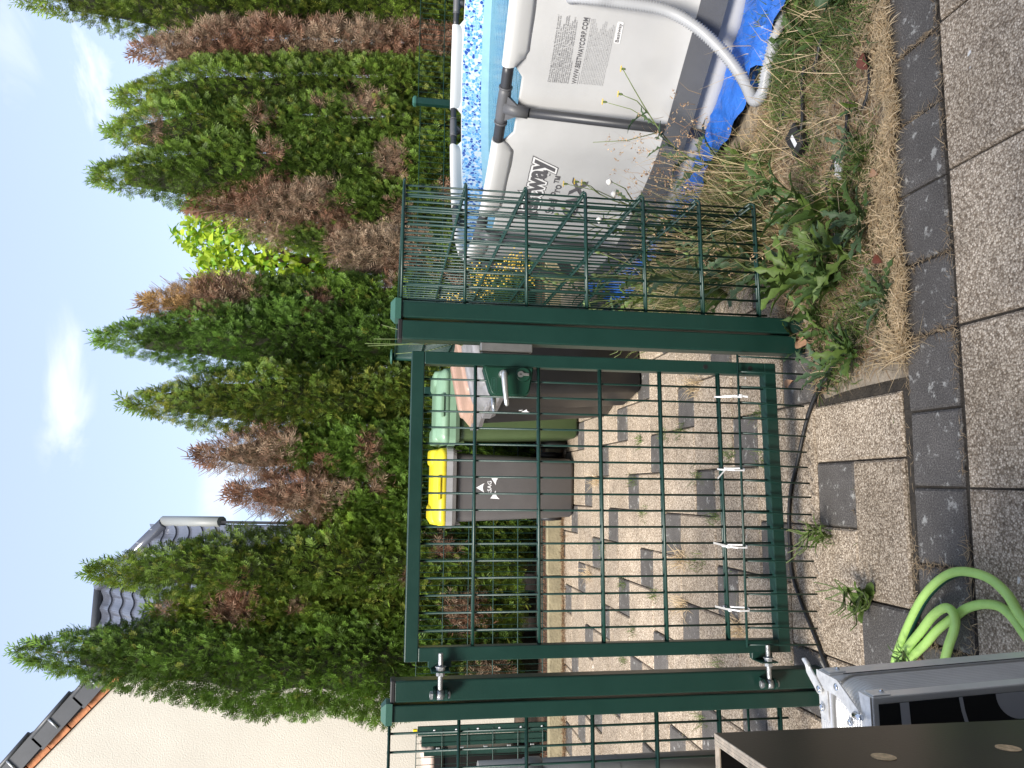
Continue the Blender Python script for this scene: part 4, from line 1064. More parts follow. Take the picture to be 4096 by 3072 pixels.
PATCH = [(4.07,1.66,.16),(3.50,1.40,.14),(3.52,2.45,.11),(3.85,2.56,.08),(4.01,2.06,.07),(3.60,1.48,.09),(3.24,1.99,.10),(3.01,1.86,.12),(2.23,1.98,.10),(3.09,1.35,.10),(0.88,1.92,.07),(0.99,1.52,.09),(0.66,1.45,.09),(0.64,1.73,.10),(-.30,2.05,.05),(-.29,2.54,.18),(.16,.89,.12),(-.09,1.19,.06),(.83,1.51,.06),(4.68,3.42,.08),(4.64,3.26,.10),(2.42,1.41,.08),(3.71,3.42,.09),(-.33,3.11,.08),(2.5,.8,.14),(3.3,.9,.12),(.5,.8,.15),(-.4,.7,.2),(-.9,.5,.2),(1.9,1.1,.09)]
def hedge_tree(label, bx, ax, az, W, H, seed, dead=0, deadrange=None, tone=(1,1,1), yel=.1, dens=1.0, group='thuja trees of the hedge', tip=None):
    """columnar thuja: bx x at 1.6 m, ax/az apex, W half width, H length of the tapering top"""
    r = np.random.default_rng(seed); cy = 4.55
    t = thing('thuja_tree', label, 'tree', (bx, cy, 0), group=group)
    sx = (ax-bx)/(az-1.6)
    K = 70; lz = r.uniform(.1, az, K); lp = r.uniform(0, 2*PI, K); la = r.uniform(.05, .26, K); lw = r.uniform(.10, .24, K)
    def axis(z): return sx*(z-1.6)
    def width(z):
        d = np.clip((az-z)/H, 0, 1); return W*np.clip(d, .0, 1)**.72*(.86+.14*np.clip(z/1.0, 0, 1))
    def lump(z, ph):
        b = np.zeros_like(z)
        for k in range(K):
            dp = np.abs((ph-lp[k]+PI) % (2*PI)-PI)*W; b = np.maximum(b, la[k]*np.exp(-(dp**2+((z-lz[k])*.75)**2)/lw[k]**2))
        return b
    n = int((4300 if not deadrange else 4700)*dens*az*(W+.08)/.9)
    zz = r.uniform(.05, 1, n*2)*(az-.03)
    keep = r.uniform(0, 1, n*2) < (width(zz)+.05)/(W+.05); zz = zz[keep][:n]; n = len(zz)
    ph = np.where(r.uniform(0, 1, n) < .84, r.normal(-PI/2, .95, n), r.uniform(0, 2*PI, n))
    w = width(zz); lm = lump(zz, ph); depth = r.uniform(0, 1, n)**1.6
    rad = w*(.80+lm*1.15)*(1-.34*depth)+.012
    ry = np.maximum(w, .0)*(.45/max(W, .3))*(.80+lm*1.15)*(1-.30*depth)+.012
    P = np.c_[axis(zz)+rad*np.cos(ph), ry*np.sin(ph), zz]
    out = np.c_[np.cos(ph), np.sin(ph), np.zeros(n)]
    topf = np.clip(1-(az-zz)/H, 0, 1)[:,None]
    A = out*(.85-.35*topf)+np.array([0,0,1])*(.55+.6*topf)+r.normal(0, .42, (n, 3))
    N = np.cross(A, np.array([0,0,1.0]))+r.normal(0, .9, (n, 3))
    L = r.uniform(.050, .098, n)*(1-.25*topf[:,0])
    base = np.array([.110, .180, .026])*np.array(tone)
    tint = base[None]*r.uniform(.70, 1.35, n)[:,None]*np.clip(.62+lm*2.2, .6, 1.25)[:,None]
    ym = r.uniform(0, 1, n) < yel; tint[ym] = np.array([.175, .20, .03])*r.uniform(.7, 1.2, ym.sum())[:,None]
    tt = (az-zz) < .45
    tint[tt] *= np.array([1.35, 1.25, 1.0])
    # dead foliage
    wx, wz = P[:,0]+bx, P[:,2]; fr_ = P[:,1] < .15; dm = np.zeros(n, bool)
    for (px, pz, pr) in PATCH:
        d = np.hypot(wx-px, wz-pz)+r.normal(0, pr*.22, n); dm |= (d < pr*.85) & fr_
    if deadrange:
        for (a, b_) in deadrange: dm |= (wz+r.normal(0, .05, n) > a) & (wz < b_)
    bt = np.array([.235, .115, .070]); gt = np.array([.33, .245, .165]); ot = np.array([.36, .22, .085])
    nd = dm.sum()
    if nd:
        mixf = np.clip(r.normal(.45 if dead != 2 else .8, .32, nd)+.35*np.sin(wz[dm]*5+wx[dm]*9), 0, 1)[:,None]
        c_ = bt*(1-mixf)+gt*mixf
        if dead == 3: 
            k3 = np.clip((wz[dm]-2.95)/.2, 0, 1)[:,None]; c_ = c_*(1-k3)+ot*k3
        tint[dm] = c_*r.uniform(.6, 1.3, nd)[:,None]
        A[dm] = out[dm]*.7+np.c_[r.normal(0,.7,nd), r.normal(0,.5,nd), r.normal(-.05,.7,nd)]+np.array([0,0,.25])*topf[dm]
        L[dm] *= 1.35
    g_ = ~dm
    parts_ = []
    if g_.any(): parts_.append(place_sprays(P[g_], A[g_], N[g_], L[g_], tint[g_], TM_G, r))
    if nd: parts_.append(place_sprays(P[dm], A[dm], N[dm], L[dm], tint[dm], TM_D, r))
    # wispy leading shoots
    ns = int(26+50*W); zs = az-r.uniform(0, .5, ns)**1.0*H*.55; ps = r.uniform(0, 2*PI, ns); ws = width(zs)*.85
    Pt = np.c_[axis(zs)+ws*np.cos(ps), ws*np.sin(ps), zs]; At = np.c_[np.cos(ps)*.35, np.sin(ps)*.35, np.ones(ns)]+r.normal(0, .15, (ns, 3))
    tcol = np.tile(base*1.5, (ns, 1))
    if deadrange and deadrange[0][1] > az-.3: tcol = np.tile(bt if dead != 3 else ot, (ns, 1))
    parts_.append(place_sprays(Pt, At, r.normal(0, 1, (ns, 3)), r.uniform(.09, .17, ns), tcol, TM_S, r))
    V, Q, T, off = [], [], [], 0
    for v, q, c_ in parts_: V.append(v); Q.append(q+off); T.append(c_); off += len(v)
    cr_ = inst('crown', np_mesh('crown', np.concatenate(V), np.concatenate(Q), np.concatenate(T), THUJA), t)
    # inner twig mass and trunk
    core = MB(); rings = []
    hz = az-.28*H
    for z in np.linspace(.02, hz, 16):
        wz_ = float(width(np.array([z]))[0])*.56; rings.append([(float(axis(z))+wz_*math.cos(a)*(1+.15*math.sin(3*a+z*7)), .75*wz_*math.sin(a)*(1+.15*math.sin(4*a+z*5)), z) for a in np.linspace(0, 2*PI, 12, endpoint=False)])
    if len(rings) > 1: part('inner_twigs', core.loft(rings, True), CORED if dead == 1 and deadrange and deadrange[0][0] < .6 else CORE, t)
    part('trunk', MB().tube([(float(axis(z)), .0, z) for z in np.linspace(-.05, az*.93, 8)], [.05*(1-.85*k/7) for k in range(8)], 7), BARK, t)
    if deadrange:
        tw = MB(); rr = random.Random(seed)
        for k in range(int(70*(W/.2))):
            z = rr.uniform(max(.1, deadrange[0][0]), deadrange[0][1]-.05); a = rr.uniform(-PI, 0); w_ = float(width(np.array([z]))[0])
            p0 = Vector((float(axis(z)), 0, z)); d = Vector((math.cos(a), math.sin(a)*.9, rr.uniform(.2, .9)))*(w_*1.1+.08)
            tw.tube([p0, p0+d*.5+Vector((0,0,-.02)), p0+d+Vector((0,0,.03))], [.006, .004, .0015], 4)
        part('bare_twigs', tw, mat('dead_twig', (.20, .12, .085), .85), t)
    return t
G = [
 ('tall bright green thuja cut by the right edge of the hedge',5.26,5.02,4.80,.46,1.6,1,0,None,(1.15,1.05,.9),.16),
 ('dead rusty brown thuja between the two green ones on the right',4.73,4.58,3.74,.24,.9,2,1,[(0,3.8)],(1,1,1),0),
 ('green thuja with a notched top beside the dead rusty one on the right',4.35,4.11,3.86,.30,.85,3,0,None,(1.1,1.05,1),.12),
 ('slim green thuja with a small round top, second from the notched one',3.95,3.76,3.88,.27,.55,4,0,None,(1,1,1),.14),
 ('tall pointed green thuja right of the yellow leaved tree',3.56,3.35,4.02,.33,1.0,5,0,None,(1,1.02,.9),.06),
 ('purple brown dead thuja just right of the yellow leaved tree',3.20,3.14,3.16,.22,.7,6,1,[(1.95,3.3)],(1,1,1),.05),
 ('low brown and green thuja in front of the yellow leaved tree',2.82,2.92,2.70,.24,1.6,7,2,[(1.1,1.95),(2.32,2.8)],(1,1,1),.05),
 ('narrow tan topped dying thuja left of the yellow leaved tree',2.33,2.21,3.48,.19,.5,8,3,[(2.55,3.6)],(.95,1,1),.04),
 ('dark green thuja with a spiky top behind the lock post',1.97,1.90,3.85,.37,1.35,9,0,None,(.82,.95,.95),.01),
 ('olive green thuja with a narrow top behind the green bin',1.43,1.34,3.58,.31,1.15,10,0,None,(1.0,.98,.9),.30),
 ('dead brown thuja top right of the bare twigs behind the yellow bin',1.02,.90,2.95,.21,.6,11,1,[(2.15,3.1)],(.95,1,1),.05),
 ('low green thuja right behind the yellow lidded bin',.94,.98,2.40,.31,.8,12,0,None,(.9,1,.95),.03),
 ('half dead thuja with bare curling twigs against the white sky',.54,.59,2.66,.21,.6,13,1,[(1.78,2.8)],(.95,1,1),.03),
 ('short green thuja below the right end of the tiled roof',.33,.36,2.08,.22,.45,14,0,None,(.95,1,.95),.03),
 ('green thuja in front of the tiled roof with a pointed top',.01,-.05,3.75,.30,1.2,15,0,None,(1.02,1,.9),.14),
 ('small yellowish thuja squeezed next to the tallest hedge tree',-.36,-.36,3.22,.21,.7,16,0,None,(1.1,1.05,.9),.22),
 ('tallest green thuja at the left end of the hedge before the cream wall',-.76,-.66,4.22,.44,1.75,17,0,None,(.90,1.0,.92),.03),
]
for (lab, bx, ax, az, W, H, sd, dd, dr, tone, yl) in G: hedge_tree(lab, bx, ax, az, W*1.08, H, sd, dd, dr, tone, yl)

# golden leaved tree behind the gap in the hedge
LEAFT = tint_mat('golden_leaf', .42, .45, .4, .15, 8)
lt_ = thing('leafy_tree', 'golden green broad leaved tree showing through the gap in the hedge', 'tree', (3.15, 6.2, 0))
r = np.random.default_rng(5); n = 6500
u_ = r.normal(0, 1, (n, 3)); u_ /= np.linalg.norm(u_, axis=1)[:,None]; rad = r.uniform(.55, 1.0, n)**.6
P = u_*rad[:,None]*np.array([.95, .8, 1.0])*(1+.12*np.sin(u_[:,0]*9+u_[:,2]*7))[:,None]+np.array([.12, 0, 2.62])
P[:,2] += .15*(P[:,0])*(P[:,2] > 2.6)
A = u_*.5+np.array([0,-.25,-.55])+r.normal(0, .45, (n, 3)); N = u_+r.normal(0, .5, (n, 3))
A /= np.linalg.norm(A, axis=1)[:,None]; B = np.cross(N, A); B /= np.linalg.norm(B, axis=1)[:,None]; N = np.cross(A, B)
T = np.array([(0,0,0),(-.34,.32,.10),(0,.38,0),(.34,.32,.10),(-.26,.68,.05),(0,.72,-.03),(.26,.68,.05),(0,1.08,-.16)])
Qd = np.array([(0,2,1,1),(0,3,2,2),(1,2,5,4),(2,3,6,5),(4,5,7,7),(5,6,7,7)])
L = r.uniform(.06, .105, n)
V = P[:,None,:]+L[:,None,None]*(T[None,:,0,None]*B[:,None,:]+T[None,:,1,None]*A[:,None,:]+T[None,:,2,None]*N[:,None,:])
tri = np.array([(0,2,1),(0,3,2),(1,2,5),(1,5,4),(2,3,6),(2,6,5),(4,5,7),(5,6,7)])
F = (tri[None]+(np.arange(n)*8)[:,None,None]).reshape(-1, 3)
tint = np.array([.42, .55, .045])*r.uniform(.6, 1.25, n)[:,None]; gm = r.uniform(0, 1, n) < .25; tint[gm] = np.array([.22, .42, .04])
inst('crown', np_mesh('crown', V.reshape(-1, 3), F, np.repeat(tint, 8, axis=0), LEAFT), lt_)
b = MB().tube([(0,0,0),(.02,.02,1.2),(.05,0,2.2),(.1,0,2.9)], [.09,.08,.06,.03], 10)
for k in range(9):
    a = k*2.4; b.tube([(.03,0,1.3+.12*k), (.03+.25*math.cos(a), .25*math.sin(a), 1.7+.14*k), (.05+.5*math.cos(a), .5*math.sin(a), 2.0+.15*k)], [.03,.02,.01], 6)
part('trunk', b, BARK, lt_)

# ================================================================== WEEDS
LEAFM = {}
def leaf_material(name, col, vein): return mat(name, col, .5, vary=.22, vscale=16, spec=.35)
WEEDC = [leaf_material('weed_leaf', (.065, .115, .030), 0), leaf_material('bluish_weed_leaf', (.075, .125, .060), 0), leaf_material('bright_weed_leaf', (.105, .165, .034), 0)]
def add_trans(m, f=.25):
    n, l = m.node_tree.nodes, m.node_tree.links; p = n['Principled BSDF']; src = p.inputs['Base Color'].links[0].from_socket
    tr = n.new('ShaderNodeBsdfTranslucent'); l.new(src, tr.inputs['Color']); ms = n.new('ShaderNodeMixShader'); ms.inputs['Fac'].default_value = f
    l.new(p.outputs['BSDF'], ms.inputs[1]); l.new(tr.outputs['BSDF'], ms.inputs[2]); l.new(ms.outputs['Shader'], n['Material Output'].inputs['Surface'])
for m_ in WEEDC: add_trans(m_)
def jag_leaf(seed, wid=.17, lobes=5, jag=.6, arch=.35, smoothed=False):
    rr = random.Random(seed); n = lobes*3+1; vs, fs = [], []
    for i in range(n):
        u = i/(n-1); env = wid*(.22+.78*math.sin(PI*min(1, u*.93+.02))**.8) if not smoothed else wid*math.sin(PI*min(1, u*.95+.03))**.7
        if u > .9: env = wid*.45*(1-u)/.1
        ph = i % 3; k = 1 if ph == 1 else (1-jag*.55 if ph == 0 else 1-jag)
        if smoothed: k = 1
        z = arch*(math.sin(u*PI*.62)*.9-.25*u*u); sw = .06*math.sin(u*3+seed)
        back = -.05 if ph == 1 and not smoothed else 0
        wl_, wr_ = env*k*rr.uniform(.85, 1.15), env*k*rr.uniform(.85, 1.15)
        vs += [(-wl_+sw, u+back, z+.35*wl_+rr.uniform(-.012,.012)), (sw, u, z-.01), (wr_+sw, u+back, z+.35*wr_+rr.uniform(-.012,.012))]
    for i in range(n-1):
        a = i*3; fs += [(a, a+3, a+4, a+1), (a+1, a+4, a+5, a+2)]
    return MB().add(vs, fs, True)
LM = {}
for c in range(3):
    LM['jag', c] = [jag_leaf(s, .115+.018*(s % 3), 4+s % 2, .68, .26+.10*(s % 3)).mesh('leaf', WEEDC[c]) for s in range(5)]
    LM['round', c] = [jag_leaf(10+s, .30, 3, 0, .2, True).mesh('leaf', WEEDC[c]) for s in range(3)]
    LM['narrow', c] = [jag_leaf(20+s, .07, 4, .2, .35, True).mesh('leaf', WEEDC[c]) for s in range(3)]
STEMM = mat('green_weed_stem', (.13, .17, .055), .6, vary=.2, vscale=20)
YEL = mat('yellow_flower', (.68, .44, .02), .5); WHT = mat('white_flower', (.75, .74, .70), .6); BUD = mat('green_bud', (.16, .22, .07), .6)
def yrot(d, roll=0.0):
    d = Vector(d).normalized(); z = Vector((0,0,1)); x = d.cross(z)
    if x.length < .01: x = Vector((1,0,0))
    x.normalize(); z = x.cross(d)
    return (Matrix((x, d, z)).transposed().to_quaternion() @ Matrix.Rotation(roll, 3, 'Y').to_quaternion())
def rosette(name, label, cat, x, y, n, L, kind='jag', col=0, seed=0, lift=(.15, .9), z=None, group=None):
    rr = random.Random(seed); t = thing(name, label, cat, (x, y, gz(x, y) if z is None else z), rr.uniform(0, 6), group)
    for i in range(n):
        a = i*2.399+rr.uniform(-.3, .3); el = rr.uniform(*lift); d = (math.cos(a)*math.cos(el), math.sin(a)*math.cos(el), math.sin(el))
        l_ = L*rr.uniform(.65, 1.15)
        inst('leaf', rr.choice(LM[kind, col if rr.random() < .75 else (col+2) % 3]), t, (.01*math.cos(a), .01*math.sin(a), .004), yrot(d, rr.uniform(-.5, .5)), (l_*rr.uniform(.85, 1.1), l_, l_))
    return t
def tall_weed(name, label, cat, x, y, H, lean, seed, nleaf=9, L=.14, kind='jag', col=0, flower=None, nfl=4, branches=3, z=None, group=None):
    rr = random.Random(seed); t = thing(name, label, cat, (x, y, gz(x, y) if z is None else z), 0, group)
    def pos(u): return Vector((lean[0]*u*u*H+.015*math.sin(u*7+seed), lean[1]*u*u*H+.012*math.sin(u*6+seed*2), H*u*(1-.12*u*(lean[0]**2+lean[1]**2))))
    b = MB().tube([pos(k/9) for k in range(10)], [.0045*(1-.6*k/9) for k in range(10)], 5)
    tips = [pos(1)]
    for k in range(branches):
        u = rr.uniform(.55, .9); a = rr.uniform(0, 6.28); p = pos(u); q = p+Vector((math.cos(a)*.07, math.sin(a)*.07, H*(1-u)*rr.uniform(.7, 1.2)+.03))
        b.tube([p, p.lerp(q, .5)+Vector((math.cos(a)*.015, math.sin(a)*.015, -.005)), q], [.0022, .002, .0014], 4); tips.append(q)
    part('stem', b, STEMM, t)
    for i in range(nleaf):
        u = .05+.75*i/nleaf; a = i*2.4+rr.uniform(-.4, .4); el = rr.uniform(.1, .8); l_ = L*(1.15-.75*u)*rr.uniform(.8, 1.2)
        inst('leaf', rr.choice(LM[kind, col]), t, pos(u), yrot((math.cos(a)*math.cos(el), math.sin(a)*math.cos(el), math.sin(el)), rr.uniform(-.6, .6)), (l_, l_, l_))
    for p in tips[:nfl]:
        if flower == 'yellow':
            f = MB(); 
            for k in range(12):
                a = 2*PI*k/12; f.add([p+Vector((.002*math.cos(a), .002*math.sin(a), .004)), p+Vector((.011*math.cos(a-.2), .011*math.sin(a-.2), .008)), p+Vector((.013*math.cos(a), .013*math.sin(a), .007)), p+Vector((.011*math.cos(a+.2), .011*math.sin(a+.2), .008))], [(0,1,2,3)])
            fo = part('flower', f, YEL, t); part('calyx', MB().tube([p+Vector((0,0,-.012)), p+Vector((0,0,-.004)), p+Vector((0,0,.006))], [.002, .005, .004], 7), BUD, fo)
        elif flower == 'bud': part('bud', MB().tube([p+Vector((0,0,-.006)), p, p+Vector((0,0,.008)), p+Vector((0,0,.016))], [.002, .006, .005, .0015], 7), BUD, t)
        elif flower == 'spray':
            f = MB()
            for k in range(26):
                c0 = p+Vector((rr.gauss(0,.028), rr.gauss(0,.028), rr.gauss(0,.03))); s_ = rr.uniform(.004, .008)
                f.add([c0+Vector((s_,0,0)), c0+Vector((0,s_,.003)), c0+Vector((-s_,0,0)), c0+Vector((0,-s_,-.003)), c0+Vector((0,0,s_))], [(0,1,4),(1,2,4),(2,3,4),(3,0,4)])
            part('flower_cluster', f, YEL, t)
        elif flower == 'puff':
            part('seed_head', MB().tube([p, p+Vector((0,0,.012)), p+Vector((0,0,.022))], [.003, .014, .004], 10), WHT, t)
    return t
# the big rosettes by the lock post and the border
rosette('dandelion', 'large bright jagged leaved rosette at the foot of the lock post', 'weed', 1.20, -.09, 22, .165, 'jag', 2, 1, (.2, 1.0))
rosette('dandelion', 'dense jagged rosette midway between lock post and dark border', 'weed', 1.13, -.23, 24, .14, 'jag', 0, 2, (.2, 1.0))
rosette('dandelion', 'bluish jagged rosette spilling over the dark border blocks', 'weed', 1.27, -.38, 20, .12, 'jag', 1, 3, (.1, .8))
rosette('dandelion', 'flat jagged rosette at the corner of the pale slab and the soil', 'weed', .90, -.29, 24, .105, 'jag', 0, 4, (.1, .9))
rosette('dandelion', 'small jagged rosette right behind the pale corner slab', 'weed', .86, -.14, 10, .11, 'jag', 1, 5, (.1, .7))
rosette('dandelion', 'low bluish rosette against the border opposite the lock post', 'weed', 1.02, -.45, 12, .11, 'jag', 1, 6, (.1, .6))
rosette('plantain', 'small broad leaved weed beside the black cable end', 'weed', .99, -.15, 9, .09, 'jag', 0, 7, (.3, 1.0))
rosette('dandelion', 'grey green spiky rosette at the gate end of the soil', 'weed', 1.00, .02, 9, .13, 'jag', 1, 8, (.3, 1.1))
rosette('dock', 'oval leaved weed in the dry bed near the clear plastic scrap', 'weed', 1.36, -.22, 7, .10, 'round', 0, 9, (.3, 1.0))
rosette('dock', 'oval leaved weed by the upper cable stubs', 'weed', 2.05, -.36, 8, .10, 'round', 1, 10, (.3, 1.0))
rosette('dandelion', 'green jagged rosette by the white hose at the right edge', 'weed', 2.20, -.18, 12, .12, 'jag', 0, 11, (.3, 1.0))
rosette('dandelion', 'jagged weed at the right edge of the bed beside the straw', 'weed', 1.98, -.42, 9, .09, 'jag', 0, 12, (.3, 1.0))
rosette('dandelion', 'jagged weed on the tarpaulin edge left of the white hose', 'weed', 1.80, .32, 10, .10, 'jag', 0, 13, (.3, 1.1))
rosette('dandelion', 'small jagged weed beside the mid bed cable', 'weed', 1.52, -.38, 8, .08, 'jag', 1, 14, (.2, 1.0))
for i, (x, y, n_, L_, kd, c, lab) in enumerate([
 (1.24,-.22,20,.10,'jag',1,'bluish jagged weed squeezed between the two big rosettes'), (1.05,-.12,14,.11,'jag',0,'jagged weed leaning out at the foot of the lock posts'),
 (1.34,-.32,14,.09,'jag',0,'fine jagged weed right of the bluish rosette'), (1.42,-.05,14,.10,'jag',1,'jagged weed below the bent fence corner'),
 (1.97,-.22,16,.09,'narrow',0,'bushy narrow leaved weed left of the white hose end'), (2.14,-.30,18,.09,'round',0,'leafy clump of small oval leaves at the right edge of the bed'),
 (2.28,-.34,18,.10,'jag',1,'jagged clump cut by the right picture edge'), (2.05,-.12,16,.10,'jag',0,'jagged clump covering the white hose bend'),
 (2.34,-.14,16,.10,'round',0,'oval leaved clump hiding the white hose at the right edge'), (1.70,.14,14,.09,'jag',0,'jagged weed in front of the tarpaulin corner'),
 (1.56,.12,14,.09,'jag',1,'jagged weed between the bent corner and the tarpaulin'), (1.62,-.40,10,.06,'narrow',2,'small narrow leaved weed at the straw edge by the black cable'),
 (1.46,-.42,10,.06,'jag',0,'small jagged weed on the straw beside the clear plastic'), (1.22,.10,16,.13,'jag',0,'broad jagged leaves at the short fence foot'), (1.36,.20,16,.14,'jag',2,'bright jagged leaves behind the short fence bars'),
 (1.30,.50,16,.15,'jag',0,'jagged foliage on the slabs behind the short fence')]):
    rosette('dandelion' if kd == 'jag' else 'meadow_weed', lab, 'weed', x, y, n_, L_, kd, c, 200+i, (.25, 1.25))
# upright weeds in and behind the short fence panel
TW_ = [
 (1.40,-.18,.30,(.3,-.5),'yellow budded weed above the big rosettes','jag',0,'bud'),(1.18,-.33,.22,(.1,-.4),'small yellow budded weed in the middle of the rosettes','jag',2,'bud'),
 (1.28,.30,.62,(.1,-.1),'sow thistle right behind the short fence next to the lock post','jag',1,'bud'),(1.38,.45,.70,(-.1,.1),'tall sow thistle behind the middle of the short fence panel','jag',0,'bud'),
 (1.47,.35,.55,(.2,-.2),'sow thistle at the bent fence corner','jag',1,'puff'),(1.24,.75,.75,(-.1,-.1),'tall thin sow thistle close behind the lock post','jag',0,'yellow'),
 (1.60,.55,.60,(.25,-.1),'sow thistle between the side fence and the pool leg','jag',1,'yellow'),(1.66,.85,.62,(.1,-.1),'leafy sow thistle against the blue tarpaulin','jag',0,'bud'),
 (1.36,1.15,.60,(.0,-.1),'sow thistle inside the side fence in front of the bins','jag',1,'bud'),(1.44,1.0,.50,(-.2,-.2),'short sow thistle beside the side fence foot','jag',2,'bud'),
 (1.86,.50,.52,(.55,-.3),'leaning sow thistle with one yellow flower before the pool leg','jag',1,'yellow'),
 (1.30,.15,.35,(.2,-.3),'short jagged weed just behind the fence bottom bar','jag',1,'bud'),
]
for i, (x, y, H, ln, lab, kd, c, fl_) in enumerate(TW_):
    tall_weed('sow_thistle', lab, 'weed', x, y, H, ln, 30+i, 10, .16, kd, c, fl_, 3, 3)
for i, (x, y, H, lab) in enumerate([(1.74,2.0,.85,'yellow flowered ragwort nearest along the side fence'),(1.73,2.5,.95,'yellow flowered ragwort in the middle of the pool strip'),(1.76,2.95,.88,'yellow flowered ragwort next to the round capped post'),(1.66,1.5,.72,'yellow flowered ragwort beside the left rim of the pool')]):
    tall_weed('ragwort', lab, 'weed', x, y, H, (.05, -.1), 60+i, 14, .13, 'jag', 0, 'spray', 6, 6)
# plants in the paving joints
for i, (ln, H, lab) in enumerate([((.6,.3),.085,'soft green orache shoot leaning right over the slab joint'), ((-.7,-.3),.08,'soft green orache shoot leaning towards the aluminium platform'), ((.1,-1.0),.11,'soft green orache shoot bending down to the dark block'), ((-.1,.9),.10,'soft green orache shoot bending towards the gate')]):
    tall_weed('orache', lab, 'weed', .17+.012*i, -.262-.008*i, H, ln, 70+i, 9, .040, 'round', 2, None, 0, 3, 0.0)
tall_weed('willowherb', 'narrow leaved weed poking through the hose coils', 'weed', .055, -.44, .07, (.3, -.5), 72, 14, .05, 'narrow', 0, None, 0, 3, 0.0)
tall_weed('fennel', 'feathery pale green weed at the joint beside the dark block', 'weed', .37, -.10, .10, (-.3, .6), 73, 26, .06, 'narrow', 2, None, 0, 8, 0.0)
tall_weed('bindweed', 'green weed growing at the wheel of the nearest black bin', 'weed', 1.33, 1.42, .22, (-.2, -.2), 74, 10, .08, 'round', 2, None, 0, 3, 0.0)
tall_weed('climbing_weed', 'pale climbing weed reaching above the short fence', 'weed', 1.33, 2.0, 1.42, (.1, -.02), 75, 12, .07, 'narrow', 0, None, 0, 4)

GRASSM = tint_mat('grass_blades', .6, .3, .25, .15, 30)
def blades(n, fx, length, up, tint_a, tint_b, width=.0016, seed=0, bend=.5, dry=.0):
    """n bent blades; fx(r, n) gives roots; returns verts, quads, tint"""
    r = np.random.default_rng(seed); P = fx(r, n); n = len(P); a = r.uniform(0, 2*PI, n); L = r.uniform(*length, n)
    el = np.clip(r.normal(up, .35, n), .02, 1.5); d = np.c_[np.cos(a)*np.cos(el), np.sin(a)*np.cos(el), np.sin(el)]
    side = np.c_[-np.sin(a), np.cos(a), np.zeros(n)]*width; V = np.zeros((n, 6, 3)); bd = r.uniform(.2, 1, n)*bend
    sw = np.c_[-np.sin(a), np.cos(a), np.zeros(n)]*(r.normal(0, .25, n)*L)[:,None]
    for k, (u, w) in enumerate(((0, 1), (.5, .9), (1, .15))):
        c = P+d*(L*u)[:,None]+sw*u*u-np.array([0,0,1])*(L*bd*u*u*.5)[:,None]; c[:,2] = np.maximum(c[:,2], P[:,2]*.6+.001)
        V[:,2*k] = c-side*w; V[:,2*k+1] = c+side*w
    Q = np.array([(0,1,3,2),(2,3,5,4)]); Q = (Q[None]+(np.arange(n)*6)[:,None,None]).reshape(-1, 4)
    f = r.uniform(0, 1, n)[:,None]; t = (np.array(tint_a)*(1-f)+np.array(tint_b)*f)*r.uniform(.7, 1.25, n)[:,None]
    return V.reshape(-1, 3), Q, np.repeat(t, 6, axis=0)
def stuff(name, *geos):
    V, Q, T, off = [], [], [], 0
    for v, q, t in geos: V.append(v); Q.append(q+off); T.append(t); off += len(v)
    o = bpy.data.objects.new(name, np_mesh(name, np.concatenate(V), np.concatenate(Q), np.concatenate(T), GRASSM)); link(o); o['kind'] = 'stuff'
    return o
def zh(x, y): return .010+.012*np.sin(5.1*x+1.3*y)+.010*np.sin(9.7*y-3.1*x+1)+.006*np.sin(23*x+17*y)
def field(x0, x1, y0, y1, clump=0, sd=.05, dens=None):
    def f(r, n):
        if clump:
            cx, cyy = r.uniform(x0, x1, clump), r.uniform(y0, y1, clump); k = r.integers(0, clump, n)
            x, y = cx[k]+r.normal(0, sd, n), cyy[k]+r.normal(0, sd, n)
        else: x, y = r.uniform(x0, x1, n), r.uniform(y0, y1, n)
        m_ = (y > -.535-.0471*(x-.79)*1.0) & ((x > 1.0) | (y < -.04)) & (x > .79) & (np.hypot(x-PCX, y-PCY) > 2.0); x, y = x[m_], y[m_]
        return np.c_[x, y, zh(x, y)]
    return f
TAN_A, TAN_B = (.52, .39, .22), (.72, .57, .37); GRN_A, GRN_B = (.07, .12, .03), (.15, .20, .05); BRN_A, BRN_B = (.25, .15, .08), (.40, .27, .14)
def strip(r, n):
    x = r.uniform(.84, 3.2, n); y = -.515-.049*(x-.79)+np.abs(r.normal(0, 1, n))*(.055+.03*np.sin(x*11)+.02*np.sin(x*27+1))+r.uniform(-.02, .006, n)
    return np.c_[x, y, .010+r.uniform(0, .018, n)]
stuff('dry_straw', blades(11000, strip, (.010, .040), .02, TAN_A, TAN_B, .0009, 1, .5),
      blades(2200, strip, (.012, .045), .06, (.38,.27,.15), TAN_B, .0016, 21, .6),
      blades(15000, field(.82, 3.2, -.50, .16), (.012, .06), .10, TAN_A, BRN_A, .0010, 2, .5),
      blades(6000, field(.82, 3.2, -.50, .2), (.02, .09), .25, (.50,.42,.30), (.30,.22,.14), .0009, 22, .7),
      blades(3500, field(.82, 3.2, -.50, .2, 120, .03), (.006, .022), .2, (.30,.20,.12), (.14,.08,.05), .0030, 23, .4),
      blades(7000, field(.82, 3.2, -.45, .2, 70, .05), (.03, .10), .35, BRN_A, TAN_B, .0010, 3, .6),
      blades(3000, field(1.36, 1.9, .05, 1.4), (.03, .14), .5, TAN_A, BRN_B, .0012, 4, .6))
